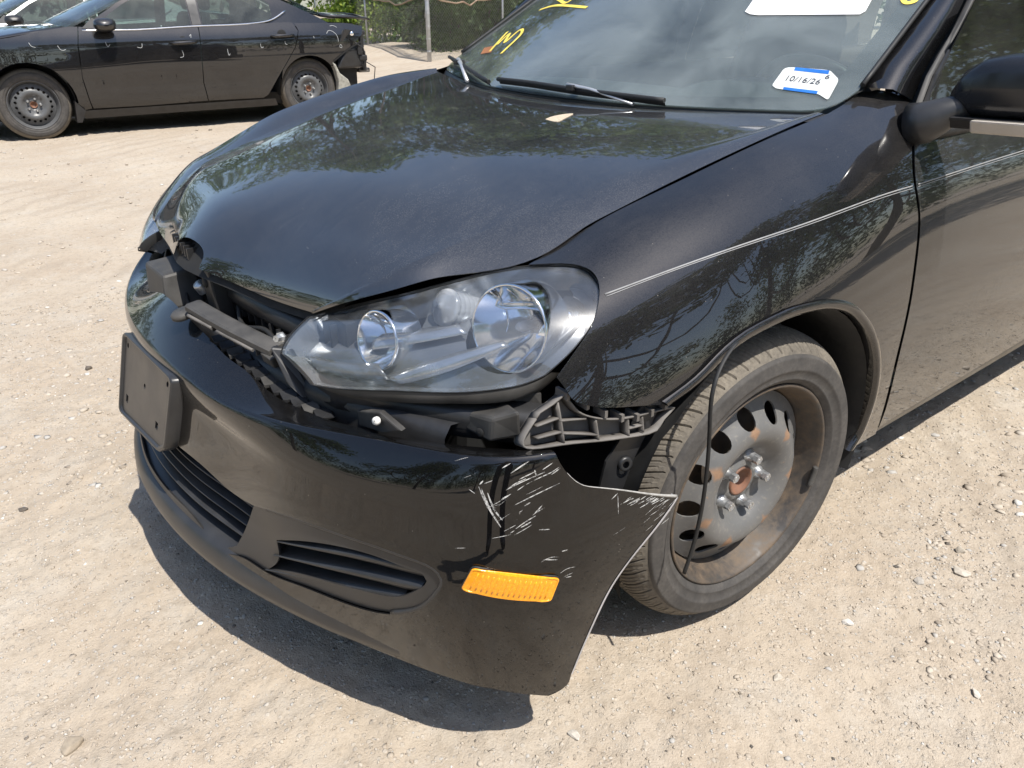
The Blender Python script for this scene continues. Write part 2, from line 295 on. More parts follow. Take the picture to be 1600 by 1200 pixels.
def raw_trim(S, outer, holes=(), h=.012, off=0.0, thick=.0015):
    """triangulates the trimmed surface; returns verts, faces, loop normals"""
    loops = [np.array(outer, float)]+[np.array(q, float) for q in holes]
    uv = loops[0]; um, vm = uv.min(0), uv.max(0); c = np.random.RandomState(1).rand(60, 2)*(vm-um)+um
    e = 1e-3
    Lu = np.mean(np.linalg.norm(S(c[:, 0]+e, c[:, 1])-S(c[:, 0]-e, c[:, 1]), axis=1))/(2*e)
    Lv = np.mean(np.linalg.norm(S(c[:, 0], c[:, 1]+e)-S(c[:, 0], c[:, 1]-e), axis=1))/(2*e)
    sc = np.array([Lu, Lv]); L2 = []
    for q in loops:
        q = q*sc; out = []
        for i in range(len(q)):
            a, b = q[i], q[(i+1) % len(q)]; k = max(1, int(np.linalg.norm(b-a)/h))
            out += [a+(b-a)*t/k for t in range(k)]
        o2 = [out[0]]
        for p in out[1:]:
            if np.linalg.norm(p-o2[-1]) > 2e-4: o2.append(p)
        if np.linalg.norm(o2[0]-o2[-1]) < 2e-4: o2.pop()
        L2.append(np.array(o2))
    lo, hi = L2[0].min(0), L2[0].max(0)
    gx = np.arange(lo[0]+h/2, hi[0], h); gy = np.arange(lo[1]+h/2, hi[1], h)
    G = np.array(np.meshgrid(gx, gy)).reshape(2, -1).T
    if len(G):
        k = inside(G, L2[0]) & (seg_dist(G, L2[0]) > .45*h)
        for q in L2[1:]: k &= ~inside(G, q) & (seg_dist(G, q) > .45*h)
        G = G[k]
    V = []; E = []
    for q in L2:
        b = len(V); V += [tuple(p) for p in q]; E += [(b+i, b+(i+1) % len(q)) for i in range(len(q))]
    V += [tuple(p) for p in G]
    r = delaunay_2d_cdt([Vector(p) for p in V], E, [], 0, 1e-6)
    v2 = np.array([(p[0], p[1]) for p in r[0]]); F = np.array([f for f in r[2] if len(f) == 3])
    cen = v2[F].mean(1); k = inside(cen, L2[0])
    for q in L2[1:]: k &= ~inside(cen, q)
    F = F[k]
    used = np.unique(F); mp = -np.ones(len(v2), int); mp[used] = np.arange(len(used)); F = mp[F]; v2 = v2[used]
    a = v2[F[:, 1]]-v2[F[:, 0]]; b = v2[F[:, 2]]-v2[F[:, 0]]
    fl = (a[:, 0]*b[:, 1]-a[:, 1]*b[:, 0]) < 0; F[fl] = F[fl][:, ::-1]
    if S.flip: F = F[:, ::-1]
    w = v2/sc; P = S(w[:, 0], w[:, 1]); N = S.normal(w[:, 0], w[:, 1]); P = P+N*off
    n = len(P)
    verts = np.vstack([P, P-N*thick]); faces = [tuple(t) for t in F]+[tuple(t[::-1]+n) for t in F]
    ln = [N[i] for t in F for i in t]+[-N[i] for t in F for i in t[::-1]]
    cnt = {}
    for t in F:
        for i in range(3):
            e_ = (t[i], t[(i+1) % 3]); cnt[e_] = 1
    for (i, j) in list(cnt):
        if (j, i) not in cnt:
            faces.append((j, i, i+n, j+n)); fn = np.cross(verts[i]-verts[j], verts[i+n]-verts[j]); fn /= np.linalg.norm(fn)+1e-12
            ln += [fn]*4
    return verts, faces, ln
def mesh_n(name, verts, faces, ln):
    me = bpy.data.meshes.new(name); me.from_pydata([tuple(p) for p in verts], [], [tuple(int(i) for i in f) for f in faces])
    me.polygons.foreach_set('use_smooth', [True]*len(me.polygons)); me.update()
    me.normals_split_custom_set([tuple(x) for x in ln])
    return me
def trim(name, S, outer, mat, parent=None, holes=(), h=.012, off=0.0, thick=.0015):
    return link(name, mesh_n(name, *raw_trim(S, outer, holes, h, off, thick)), mat, parent)
def trims(name, items, mat, parent=None, h=.012, thick=.0015):
    V = []; F = []; L = []
    for S, outer, holes in items:
        v, f, l = raw_trim(S, outer, holes, h, 0, thick); b = len(V)
        V += list(v); F += [tuple(i+b for i in q) for q in f]; L += l
    return link(name, mesh_n(name, V, F, L), mat, parent)
def ribbon(mb, S, uv, w, off=.0006, n=None, taper=False):
    uv = np.array(uv, float)
    c = spline_pts(uv, n or 6*len(uv)) if len(uv) > 2 else np.array([uv[0]*(1-t)+uv[1]*t for t in np.linspace(0, 1, n or 6)])
    P = S(c[:, 0], c[:, 1]); N = S.normal(c[:, 0], c[:, 1]); T = np.gradient(P, axis=0); T /= np.linalg.norm(T, axis=1)[:, None]+1e-12
    Bn = np.cross(N, T); k = np.ones(len(P))
    if taper: k = np.sin(np.linspace(.12, math.pi-.12, len(P)))**.6
    A = P+N*off+Bn*(w/2*k)[:, None]; C2 = P+N*off-Bn*(w/2*k)[:, None]
    mb.strip(A, C2); return mb
class Fn:
    """surface given by a function of (u, v)"""
    flip = False
    def __init__(s, f, flip=False): s.f = f; s.flip = flip
    def __call__(s, u, v): return s.f(np.atleast_1d(np.asarray(u, float)), np.atleast_1d(np.asarray(v, float)))
    normal = Surf.normal
def off_surf(S, d):
    return Fn(lambda u, v: S(u, v)+S.normal(u, v)*d, S.flip)
def mirror(S):
    return Surf(S.P*np.array([1, -1, 1]), S.ku, S.kv, not S.flip)
def text_mesh(name, body, size, mat, parent, M, extrude=.0002):
    cu = bpy.data.curves.new(name, 'FONT'); cu.body = body; cu.size = size; cu.align_x = 'LEFT'; cu.extrude = extrude; cu.resolution_u = 3
    t = bpy.data.objects.new(name, cu); COL.objects.link(t)
    dg = bpy.context.evaluated_depsgraph_get(); me = bpy.data.meshes.new_from_object(t.evaluated_get(dg))
    bpy.data.objects.remove(t); me.transform(M)
    return link(name, me, mat, parent)
def circle(c, r, n=20): return np.array([(c[0]+r*math.cos(2*math.pi*k/n), c[1]+r*math.sin(2*math.pi*k/n)) for k in range(n)])

# ================================================================ materials
class NT:
    def __init__(s, name):
        s.m = bpy.data.materials.new(name); s.m.use_nodes = True; s.t = s.m.node_tree; s.n = s.t.nodes
        for x in list(s.n): s.n.remove(x)
        s.out = s.n.new('ShaderNodeOutputMaterial')
    def N(s, typ, **k):
        x = s.n.new('ShaderNode'+typ)
        for a, b in k.items():
            if a.startswith('i_'):
                key = a[2:]; key = int(key) if key.isdigit() else key.replace('_', ' ')
                s.put(x.inputs[key], b)
            else: setattr(x, a, b)
        return x
    def put(s, sock, v):
        if isinstance(v, bpy.types.NodeSocket): s.t.links.new(v, sock)
        elif isinstance(v, bpy.types.Node): s.t.links.new(v.outputs[0], sock)
        else:
            if isinstance(v, (tuple, list)) and len(v) == 3 and sock.type == 'RGBA': v = (*v, 1)
            sock.default_value = v
    def coord(s, kind='Object'): return s.N('TexCoord').outputs[kind]
    def noise(s, scale, detail=4, rough=.55, vec=None, dist=0): return s.N('TexNoise', i_Vector=vec or s.coord(), i_Scale=scale, i_Detail=detail, i_Roughness=rough, i_Distortion=dist).outputs[0]
    def ramp(s, f, a, b, va=0.0, vb=1.0): return s.N('MapRange', i_0=f, i_1=a, i_2=b, i_3=va, i_4=vb).outputs[0]
    def mul(s, a, b): return s.N('Math', operation='MULTIPLY', i_0=a, i_1=b).outputs[0]
    def addm(s, a, b): return s.N('Math', operation='ADD', i_0=a, i_1=b).outputs[0]
    def mx(s, a, b): return s.N('Math', operation='MAXIMUM', i_0=a, i_1=b).outputs[0]
    def mix(s, f, a, b):
        x = s.N('Mix', data_type='RGBA'); s.put(x.inputs[0], f); s.put(x.inputs[6], a); s.put(x.inputs[7], b); return x.outputs[2]
    def bsdf(s, **k):
        b = s.N('BsdfPrincipled')
        for a, v in k.items(): s.put(b.inputs[a.replace('_', ' ')], v)
        return b
    def bump(s, hgt, st=.3, d=.01): return s.N('Bump', i_Strength=st, i_Distance=d, i_Height=hgt).outputs[0]
    def done(s, sh): s.t.links.new(sh.outputs[0] if hasattr(sh, 'outputs') else sh, s.out.inputs[0]); return s.m

def m_plain(name, col, rough=.5, metal=0.0, var=.15, scale=30, spec=.5, bump=0.0, coat=0.0):
    t = NT(name); n = t.noise(scale)
    c = t.mix(t.ramp(n, .3, .7), tuple(x*(1-var) for x in col), tuple(min(1, x*(1+var)) for x in col))
    b = t.bsdf(Base_Color=c, Roughness=t.ramp(n, .3, .7, max(.02, rough*.85), min(1, rough*1.15)), Metallic=metal, Specular_IOR_Level=spec, Coat_Weight=coat)
    if bump: t.put(b.inputs['Normal'], t.bump(t.noise(scale*6), bump, .002))
    return t.done(b)
def m_paint(name, ior=1.68, col=(.0065, .0068, .008), dust=(.30, .27, .235), amount=.06, top=.10, rough=.006, streak=1.0, flake=(.011, .0115, .014)):
    """dusty car paint: more dust on faces that look up, wiped and streaked in places, specks"""
    t = NT(name); co = t.coord()
    big = t.noise(2.6, 5, .6, co, .6)
    mp = t.N('Mapping', i_Vector=co, i_Scale=(6, 22, 8)).outputs[0]
    wip = t.noise(2.0, 6, .65, mp, 1.2)
    fine = t.noise(420, 2, .6, co)
    nz = t.N('SeparateXYZ', i_0=t.N('NewGeometry').outputs['Normal']).outputs[2]
    up = t.ramp(nz, .2, .95)
    d = t.addm(amount, t.mul(up, top))
    d = t.mul(d, t.ramp(big, .25, .75, .45, 1.5))
    d = t.mul(d, t.ramp(wip, .35, .65, 1-.35*streak, 1+.25*streak))
    d = t.mul(d, t.ramp(fine, .35, .7, .6, 1.5))
    spk = t.N('TexVoronoi', feature='F1', i_Vector=co, i_Scale=95).outputs[0]
    sel = t.ramp(t.noise(33, 1, .5, co), .60, .66)
    d = t.mx(d, t.mul(t.mul(t.ramp(spk, .10, .05), sel), .55))
    c = t.mix(d, col, dust)
    fl = t.noise(1500, 1, .5, co)
    b = t.bsdf(Base_Color=t.mix(d, t.mix(t.ramp(fl, .3, .7), tuple(x*.5 for x in flake), flake), dust), Metallic=t.ramp(d, .0, .3, .6, 0.0), Roughness=t.ramp(d, 0, .3, .40, .8), Specular_IOR_Level=.1,
               Coat_Weight=t.ramp(d, .10, .6, 1.0, .3), Coat_Roughness=t.ramp(d, .02, .30, rough, .09), Coat_IOR=ior)
    t.put(b.inputs['Coat Normal'], t.bump(t.noise(9, 2, .5, co), .015, .01))
    return t.done(b)
def m_glass(name, tint=(.80, .86, .84), haze=.10, hazecol=(.55, .56, .52), rough=.02, ior=1.5, scale=4, film=0.0):
    """thin pane: clear, mirrors at the Fresnel rate, dust film that catches light"""
    t = NT(name); co = t.coord()
    n = t.ramp(t.noise(scale, 5, .6, co, .5), .3, .75, .35, 1.6)
    f = t.mul(n, haze)
    tr = t.N('BsdfTransparent', i_Color=tint); gl = t.N('BsdfGlossy', i_Roughness=rough, i_Color=(1, 1, 1))
    df = t.N('BsdfDiffuse', i_Color=hazecol)
    if film: df = t.N('MixShader', i_0=film, i_1=df, i_2=t.N('BsdfGlossy', i_Roughness=.30, i_Color=(.9, .9, .9)))
    g = t.N('NewGeometry'); dt = t.N('VectorMath', operation='DOT_PRODUCT', i_0=g.outputs['Normal'], i_1=g.outputs['Incoming']).outputs['Value']
    k1 = t.N('Math', operation='SUBTRACT', i_0=1.0, i_1=t.N('Math', operation='ABSOLUTE', i_0=dt).outputs[0]).outputs[0]
    f0 = ((ior-1)/(ior+1))**2
    fr = t.addm(f0, t.mul(t.N('Math', operation='POWER', i_0=k1, i_1=5.0).outputs[0], 1-f0))
    a = t.N('MixShader', i_0=f, i_1=tr, i_2=df)
    b = t.N('MixShader', i_0=fr, i_1=a, i_2=gl)
    return t.done(b)

M = {}
M['paint'] = m_paint('black_paint', amount=.010, top=.110, dust=(.30, .29, .275), ior=2.1, rough=.012, streak=.45)
M['paint_side'] = m_paint('black_paint_side', amount=.022, top=.03, streak=.6, ior=1.62)
M['paint_door'] = m_paint('black_paint_door', amount=.075, top=.03, streak=.6, ior=1.5, dust=(.28, .27, .255))
M['paint_bumper'] = m_paint('black_paint_bumper', amount=.004, top=.03, streak=.4, ior=1.54, flake=(.004, .0042, .005))
M['paint_sedan'] = m_paint('sedan_paint', col=(.008, .010, .011), amount=.03, top=.05, streak=.3)
M['paint_white'] = m_paint('white_paint', flake=(.78, .79, .78), col=(.78, .79, .78), dust=(.6, .57, .5), amount=.05, top=.05)
M['plastic'] = m_plain('black_plastic', (.022, .022, .023), .42, var=.3, scale=18, bump=.05)
M['trim'] = m_plain('textured_trim', (.030, .030, .031), .36, var=.25, scale=14)
M['dusty'] = m_plain('dusty_plastic', (.055, .052, .048), .62, var=.45, scale=16)
M['greyplastic'] = m_plain('grey_plastic', (.13, .12, .11), .65, var=.3, scale=22)
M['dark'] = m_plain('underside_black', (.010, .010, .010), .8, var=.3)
M['rubber'] = m_plain('rubber', (.015, .015, .015), .6)
M['chrome'] = m_plain('chrome', (.82, .83, .84), .09, metal=1.0, var=.03)
M['reflector'] = m_plain('reflector', (.88, .90, .92), .10, metal=1.0, var=.03)
M['bezel'] = m_plain('lamp_bezel', (.18, .185, .19), .24, metal=.45, var=.15, coat=.3)
M['bezel_bright'] = m_plain('lamp_bezel_silver', (.46, .47, .48), .24, metal=.75, var=.1)
M['steelbolt'] = m_plain('galvanised_bolt', (.55, .56, .57), .35, metal=.8, var=.2, scale=120)
M['clip'] = m_plain('white_clip', (.75, .74, .70), .5)
def m_scratch():
    """broken, uneven scrape: bare plastic showing through in streaks"""
    t = NT('scraped_plastic'); co = t.coord(); n = t.noise(260, 4, .7, co); n2 = t.noise(60, 3, .6, co)
    b = t.bsdf(Base_Color=t.mix(n2, (.30, .30, .30), (.66, .65, .62)), Roughness=.8)
    return t.done(t.N('MixShader', i_0=t.ramp(t.addm(t.mul(n, .6), t.mul(n2, .4)), .40, .56), i_1=t.N('BsdfTransparent'), i_2=b))
M['scratch'] = m_scratch()
def m_smear():
    t = NT('dust_smear'); n = t.noise(180, 4, .7, t.coord())
    return t.done(t.N('MixShader', i_0=t.ramp(n, .3, .75, .04, .34), i_1=t.N('BsdfTransparent'), i_2=t.N('BsdfDiffuse', i_Color=(.36, .31, .25))))
M['smear'] = m_smear()
M['tornedge'] = m_plain('torn_plastic', (.34, .33, .31), .8, var=.25, scale=150)
M['pin'] = m_plain('silver_stripe', (.27, .27, .27), .5)
M['edge'] = m_plain('sunlit_edge_colour', (.50, .49, .51), .5, var=.1)  # pale colour stands in for light on the bumper's arch lip
M['wax'] = m_plain('yellow_marker', (.80, .62, .10), .7)
M['wax_white'] = m_plain('white_marker', (.45, .46, .46), .8)
M['satin'] = m_plain('satin_black', (.014, .015, .018), .22, var=.1)
M['paper'] = m_plain('white_paper', (.80, .80, .80), .5, var=.02)
M['sticker'] = m_plain('sticker_white', (.62, .64, .62), .3, var=.04)
M['blue'] = m_plain('sticker_blue', (.02, .14, .48), .35)
M['ink'] = m_plain('ink', (.05, .05, .06), .6)
M['brownpaper'] = m_plain('brown_sticker', (.32, .13, .05), .6)
M['fabric'] = m_plain('seat_fabric', (.05, .05, .055), .9)
M['dash'] = m_plain('dashboard', (.055, .058, .058), .75, var=.1)
M['glass'] = m_glass('windscreen_glass', haze=.19, hazecol=(.42, .46, .46), ior=1.6)
M['sideglass'] = m_glass('side_glass', tint=(.16, .17, .16), haze=.04)
M['bgglass'] = m_glass('sedan_glass', tint=(.55, .62, .60), haze=.06)
M['lens'] = m_glass('lamp_lens', tint=(.95, .96, .97), haze=.055, hazecol=(.68, .71, .74), rough=.03, scale=9, film=.55)
M['clear'] = m_glass('clear_plastic', tint=(.88, .90, .92), haze=.50, hazecol=(.74, .76, .78), rough=.12)
M['indicator'] = m_plain('indicator_tan_reflection', (.55, .50, .44), .15, var=.05, coat=.5)  # tan reflection on the clear lens is put into the base colour
M['silver'] = m_plain('silver_trim', (.62, .62, .62), .35, metal=.7, var=.05)
M['splat'] = m_plain('dried_mud', (.48, .40, .29), .9, var=.3, scale=300)
def m_amber():
    t = NT('amber_lens'); co = t.coord()
    v = t.N('TexVoronoi', feature='F1', i_Vector=co, i_Scale=260).outputs[0]
    c = t.mix(t.ramp(v, .0, .6), (.98, .46, .015), (.90, .34, .008))
    b = t.bsdf(Base_Color=c, Roughness=.18, Specular_IOR_Level=.6, Subsurface_Weight=.0, Coat_Weight=.6)
    t.put(b.inputs['Normal'], t.bump(v, .15, .001)); return t.done(b)
M['amber'] = m_amber()
def m_tyre():
    t = NT('tyre_rubber'); co = t.coord()
    n = t.noise(14, 5, .6, co); f = t.noise(130, 3, .6, co)
    d = t.mul(t.ramp(n, .3, .75, .25, 1), t.ramp(f, .3, .7, .6, 1.2))
    c = t.mix(t.mul(d, .60), (.034, .033, .033), (.15, .137, .124))
    return t.done(t.bsdf(Base_Color=c, Roughness=.75, Specular_IOR_Level=.3))
M['tyre'] = m_tyre()
def m_tread():
    t = NT('tread_rubber'); co = t.coord()
    n = t.noise(10, 5, .6, co); f = t.noise(160, 3, .6, co)
    d = t.mul(t.ramp(n, .25, .7, .3, 1), t.ramp(f, .3, .7, .7, 1.2))
    c = t.mix(d, (.045, .042, .040), (.21, .185, .15))
    return t.done(t.bsdf(Base_Color=c, Roughness=.85, Specular_IOR_Level=.2))
M['tread'] = m_tread()
def m_rim(name, a, rust, lo, hi):
    t = NT(name); co = t.coord()
    n = t.noise(16, 6, .65, co, .4); f = t.noise(90, 4, .6, co)
    k = t.ramp(t.addm(t.mul(n, .8), t.mul(f, .2)), lo, hi)
    c = t.mix(k, t.mix(t.noise(30, 3, .5, co), tuple(x*.8 for x in a), tuple(x*1.2 for x in a)), t.mix(f, tuple(x*.6 for x in rust), rust))
    b = t.bsdf(Base_Color=c, Roughness=t.ramp(k, 0, 1, .38, .85), Specular_IOR_Level=.4)
    t.put(b.inputs['Normal'], t.bump(f, .15, .002)); return t.done(b)
def m_disc():
    t = NT('painted_steel'); co = t.coord(); xyz = t.N('SeparateXYZ', i_0=co).outputs
    n = t.noise(26, 5, .6, co, .3); f = t.noise(110, 4, .6, co)
    an = t.N('Math', operation='ARCTAN2', i_0=xyz[2], i_1=xyz[0]).outputs[0]
    fr = t.N('Math', operation='FRACT', i_0=t.addm(t.mul(an, 7/(2*math.pi)), 7.86)).outputs[0]
    da = t.N('Math', operation='ABSOLUTE', i_0=t.addm(fr, -.5)).outputs[0]
    r2 = t.N('Math', operation='SQRT', i_0=t.addm(t.mul(xyz[0], xyz[0]), t.mul(xyz[2], xyz[2]))).outputs[0]
    dr = t.N('Math', operation='ABSOLUTE', i_0=t.addm(r2, -.127)).outputs[0]
    d = t.addm(t.addm(t.mul(da, 8.5), t.mul(dr, 60)), t.mul(t.addm(n, -.5), 1.6))
    k = t.mx(t.ramp(d, 1.35, .70), t.ramp(t.addm(t.mul(n, .7), t.mul(f, .3)), .64, .70))
    c = t.mix(t.noise(12, 4, .6, co), (.095, .096, .096), (.155, .152, .147)); c = t.mix(t.ramp(f, .55, .75, 0, .35), c, (.30, .27, .22))
    c = t.mix(t.mul(k, .72), c, t.mix(f, (.22, .115, .055), (.38, .22, .12)))
    b = t.bsdf(Base_Color=c, Roughness=t.ramp(k, 0, 1, .42, .85), Specular_IOR_Level=.45)
    t.put(b.inputs['Normal'], t.bump(f, .12, .002)); return t.done(b)
M['steel'] = m_disc()
M['barrel'] = m_rim('rim_barrel', (.055, .050, .046), (.19, .135, .088), .40, .70)
M['hubrust'] = m_rim('rusty_hub', (.13, .08, .06), (.26, .12, .07), .35, .6)
M['bgsteel'] = m_rim('sedan_steel', (.10, .102, .105), (.2, .12, .08), .72, .85)
# ================================================================ ground
def vnoise(x, y, seed):
    r = np.random.RandomState(seed).rand(256, 256)
    xi = np.floor(x).astype(int); yi = np.floor(y).astype(int); fx = x-xi; fy = y-yi
    fx = fx*fx*(3-2*fx); fy = fy*fy*(3-2*fy); g = lambda a, b: r[a % 256, b % 256]
    return (g(xi, yi)*(1-fx)+g(xi+1, yi)*fx)*(1-fy)+(g(xi, yi+1)*(1-fx)+g(xi+1, yi+1)*fx)*fy
def terrain(x, y):
    z = .020*(vnoise(x*1.3, y*1.3, 1)-.5)+.014*(vnoise(x*4, y*4, 2)-.5)+.008*(vnoise(x*11, y*11, 3)-.5)+.0065*(vnoise(x*29, y*29, 4)-.5)+.0055*(vnoise(x*64, y*64, 5)-.5)*(vnoise(x*3, y*3, 9)+.35)
    z = z+.010*np.sin((x*.55-y*.83)*9+2*vnoise(x*2, y*2, 6))*(vnoise(x*.8, y*.8, 8)-.3)*.6     # tyre ruts
    far = np.clip((np.hypot(x-1, y-1)-8)/10, 0, 1)
    mound = .30*np.exp(-(((x+9.5)/1.8)**2+((y+16.5)/2.6)**2))
    flat = np.exp(-(np.hypot((x)/.25, (y-.75)/.2))**2)
    return (z-.004)*(1-.85*flat)-.010*flat*0+mound
def axis_pts(lo, hi, c0, c1, d, g=1.09):
    p = list(np.arange(c0, c1, d)); s = d; x = c1
    while x < hi: p.append(x); s *= g; x += s
    p.append(hi); s = d; x = c0-d
    q = []
    while x > lo: q.append(x); s *= g; x -= s
    q.append(lo)
    return np.array(q[::-1]+p)
gx = axis_pts(-240, 240, -1.6, 1.75, .0105); gy = axis_pts(-240, 240, -1.5, 1.6, .0105)
X_, Y_ = np.meshgrid(gx, gy); Z_ = terrain(X_, Y_)
me = bpy.data.meshes.new('ground'); nx, ny = len(gx), len(gy)
I = np.arange(nx*ny).reshape(ny, nx); Fq = np.stack([I[:-1, :-1], I[:-1, 1:], I[1:, 1:], I[1:, :-1]], -1).reshape(-1, 4)
me.vertices.add(nx*ny); me.vertices.foreach_set('co', np.stack([X_, Y_, Z_], -1).ravel())
me.loops.add(Fq.size); me.loops.foreach_set('vertex_index', Fq.ravel()); me.polygons.add(len(Fq)); me.polygons.foreach_set('loop_start', np.arange(0, Fq.size, 4)); me.polygons.foreach_set('loop_total', np.full(len(Fq), 4))
me.update(calc_edges=True); me.polygons.foreach_set('use_smooth', [True]*len(Fq))
def m_ground():
    t = NT('sandy_ground'); co = t.coord()
    a = t.noise(1.1, 5, .6, co, .5); b = t.noise(5.5, 6, .65, co); c = t.noise(38, 5, .7, co); d = t.noise(240, 3, .7, co)
    col = t.mix(t.ramp(a, .35, .65), (.42, .347, .268), (.50, .430, .342))
    col = t.mix(t.mul(t.ramp(b, .48, .70), .55), col, (.48, .44, .38))
    col = t.mix(t.mul(t.ramp(c, .50, .75), .6), col, (.25, .205, .155))
    v = t.N('TexVoronoi', feature='F1', i_Vector=co, i_Scale=85, i_Randomness=1.0)
    peb = t.ramp(v.outputs[0], .42, .30)
    sel = t.ramp(t.N('SeparateColor', i_0=v.outputs[1]).outputs[0], .55, .60)
    col = t.mix(t.mul(t.mul(peb, sel), .4), col, t.mix(t.N('SeparateColor', i_0=v.outputs[1]).outputs[1], (.30, .27, .23), (.60, .56, .50)))
    col = t.mix(t.ramp(d, .2, .8, 0, .25), col, (.24, .19, .14))
    wv = t.N('TexWave', wave_type='BANDS', i_Vector=t.N('Mapping', i_Vector=co, i_Rotation=(0, 0, .95)).outputs[0], i_Scale=1.6, i_Distortion=6.0, i_Detail=4.0, i_4=1.2).outputs[1]
    col = t.mix(t.mul(t.mul(t.ramp(wv, .55, .95), t.ramp(t.noise(.9, 3, .5, co), .45, .6)), .45), col, (.33, .275, .215))
    bs = t.bsdf(Base_Color=col, Roughness=.95, Specular_IOR_Level=.15)
    h = t.addm(t.mul(c, .5), t.addm(t.mul(d, .30), t.mul(t.mul(peb, sel), .12)))
    t.put(bs.inputs['Normal'], t.bump(h, 1.0, .010)); return t.done(bs)
M['ground'] = m_ground()
ground = tag(link('ground', me, M['ground']), kind='structure')
# ================================================================ wheels
def make_wheel(car, loc, rz, R=.316, RF=.218, holes=13, rh=.153, hr=.0195, steel=None, barrel=None, detail=True, flip=False):
    """wheel with its face on local +Y"""
    w = empty('wheel', loc, rz); w.parent = car
    sg = 96 if detail else 48
    k = R/.316
    Y = np.array([0, 1, 0])
    t = MB()
    prof = [(RF-.004, -.012), (RF+.004, -.001), (RF+.010, .006), (RF+.014, .0085), (RF+.016, .0105), (RF+.019, .0110), (RF+.021, .0100), (RF+.034, .0160), (RF+.036, .0170), (RF+.039, .0172), (RF+.041, .0166),
            (RF+.052, .0170), (RF+.058, .0148), (RF+.060, .0150), (RF+.063, .0130), (R-.0325, .0068)]
    t.lathe(prof, axis=Y, seg=sg)
    t.lathe([(R-.016, -.192), (R-.026, -.204), (RF+.05, -.216), (RF+.01, -.208), (RF-.004, -.196)], axis=Y, seg=48)
    t.build('tyre', M['tyre'], w)
    # tread: shoulder blocks, cross grooves with two sipes between, four rain grooves
    tp_ = np.array([(R-.0325, .0070), (R-.0220, -.001), (R-.0130, -.011), (R-.0065, -.023), (R-.0020, -.038), (R, -.058), (R, -.100), (R, -.145), (R-.0025, -.164), (R-.0065, -.178), (R-.016, -.192)])
    nb, per, nw = (60, 12, 47) if detail else (48, 1, 10)
    cs = spline_pts(tp_, nw); nA = nb*per; G = []
    for a in range(nA+1):
        row = []; q = a % per
        for j, (rr, y) in enumerate(cs):
            if detail:
                if min(abs(y-g_) for g_ in (-.052, -.084, -.118, -.150)) < .0034: rr = rr-.007
                elif q == 0 and y < .003: rr = rr-.0055
                elif q in (4, 8) and y < -.006 and not -.112 < y < -.090: rr = rr-.0022
                elif q in (5, 6, 7) and -.010 < y < .0: rr = rr-.0014
            g = 2*math.pi*(a/nA+((y+.10)*.16+.9*(y+.10)**2*np.sign(y+.10)))
            row.append((rr*math.cos(g), y, rr*math.sin(g)))
        G.append(row)
    MB().grid(G, False).build('tread', M['tread'], w)
    # pressed steel disc with round holes
    pr = np.array([.030, .036, .048, .062, .074, .089, .105, .120, .135, .153, .172, .191])*(RF/.218); ph = np.array([-.030, -.026, -.032, -.034, -.029, -.013, -.003, -.001, -.006, -.022, -.036, -.046])
    def disc(u, v):
        r = np.hypot(u, v); return np.c_[u, sp_weights(pr, r) @ ph, v]
    S = Fn(disc, True)
    outer = circle((0, 0), pr[-1], 72); hs = [circle((rh*math.cos(g), rh*math.sin(g)), hr, 16) for g in (math.radians(82)+2*math.pi*q/holes for q in range(holes))]
    hs.append(circle((0, 0), pr[0], 28))
    trim('rim_disc', S, outer, steel or M['steel'], w, hs, h=.011 if detail else .03, thick=.0035)
    b = MB()
    b.lathe([(RF-.006, -.014), (RF+.001, -.005), (RF+.0035, .0015), (RF, .004), (RF-.004, .0015), (RF-.007, -.008), (RF-.014, -.022), (RF-.017, -.034), (RF-.022, -.044), (pr[-1]+.001, -.054), (pr[-1]+.003, -.17), (RF-.008, -.20)], axis=Y, seg=sg)
    b.build('rim_barrel', barrel or M['barrel'], w)
    hb = MB(); hb.lathe([(.001, -.046), (.014, -.044), (.020, -.036), (.0255, -.032), (.0275, -.026), (.0315, -.026), (.0318, -.060)], axis=Y, seg=28)
    hb.build('hub', M['hubrust'], w)
    MB().lathe([(.001, -.088), (.16, -.088), (.16, -.10), (.001, -.10)], axis=Y, seg=32).build('brake_disc', M['barrel'], w)
    for q in range(5):
        g = math.radians(72*q+52-15); c = np.array([.056*math.cos(g), 0, .056*math.sin(g)])
        lb = MB()
        lb.lathe([(.0135, -.038), (.0135, -.030), (.0105, -.027), (.0098, -.016), (.0100, -.015)], o=c, axis=Y, seg=16)
        hx = [(.0094*math.cos(math.pi/3*i),   .0094*math.sin(math.pi/3*i)) for i in range(6)]
        lb.prism([c+np.array([x, -.017, z]) for x, z in hx], (0, .012, 0))
        lb.lathe([(.0056, -.0045), (.0054, -.004), (.0050, -.010), (.001, -.0105)], o=c, axis=Y, seg=12)
        lb.build('lug_bolt', M['steelbolt'], w)
    return w

# ================================================================ the damaged hatchback
car = tag(empty('damaged_hatchback'), 'dusty black hatchback with torn front bumper and missing grille, in the foreground', 'car')
HM, WL, WR = hood_main(), hood_wing(1), hood_wing(-1)
SS = side_surf(); BS = bumper_surf(); LS = lens_surf(); GS = glass_surf()
SSR = mirror(SS)
for j, x in enumerate(SX):       # the far wing stands a little proud after the crash
    dz = np.interp(-x, -HEDGE_R[:, 0], HEDGE_R[:, 2])-np.interp(-x, -HEDGE[:, 0], HEDGE[:, 2]) if x > -.28 else .003
    dz = min(dz, .045)
    for i, wt in ((0, 1), (1, .75), (2, .35)): SSR.P[i][j][2] += dz*wt-.004

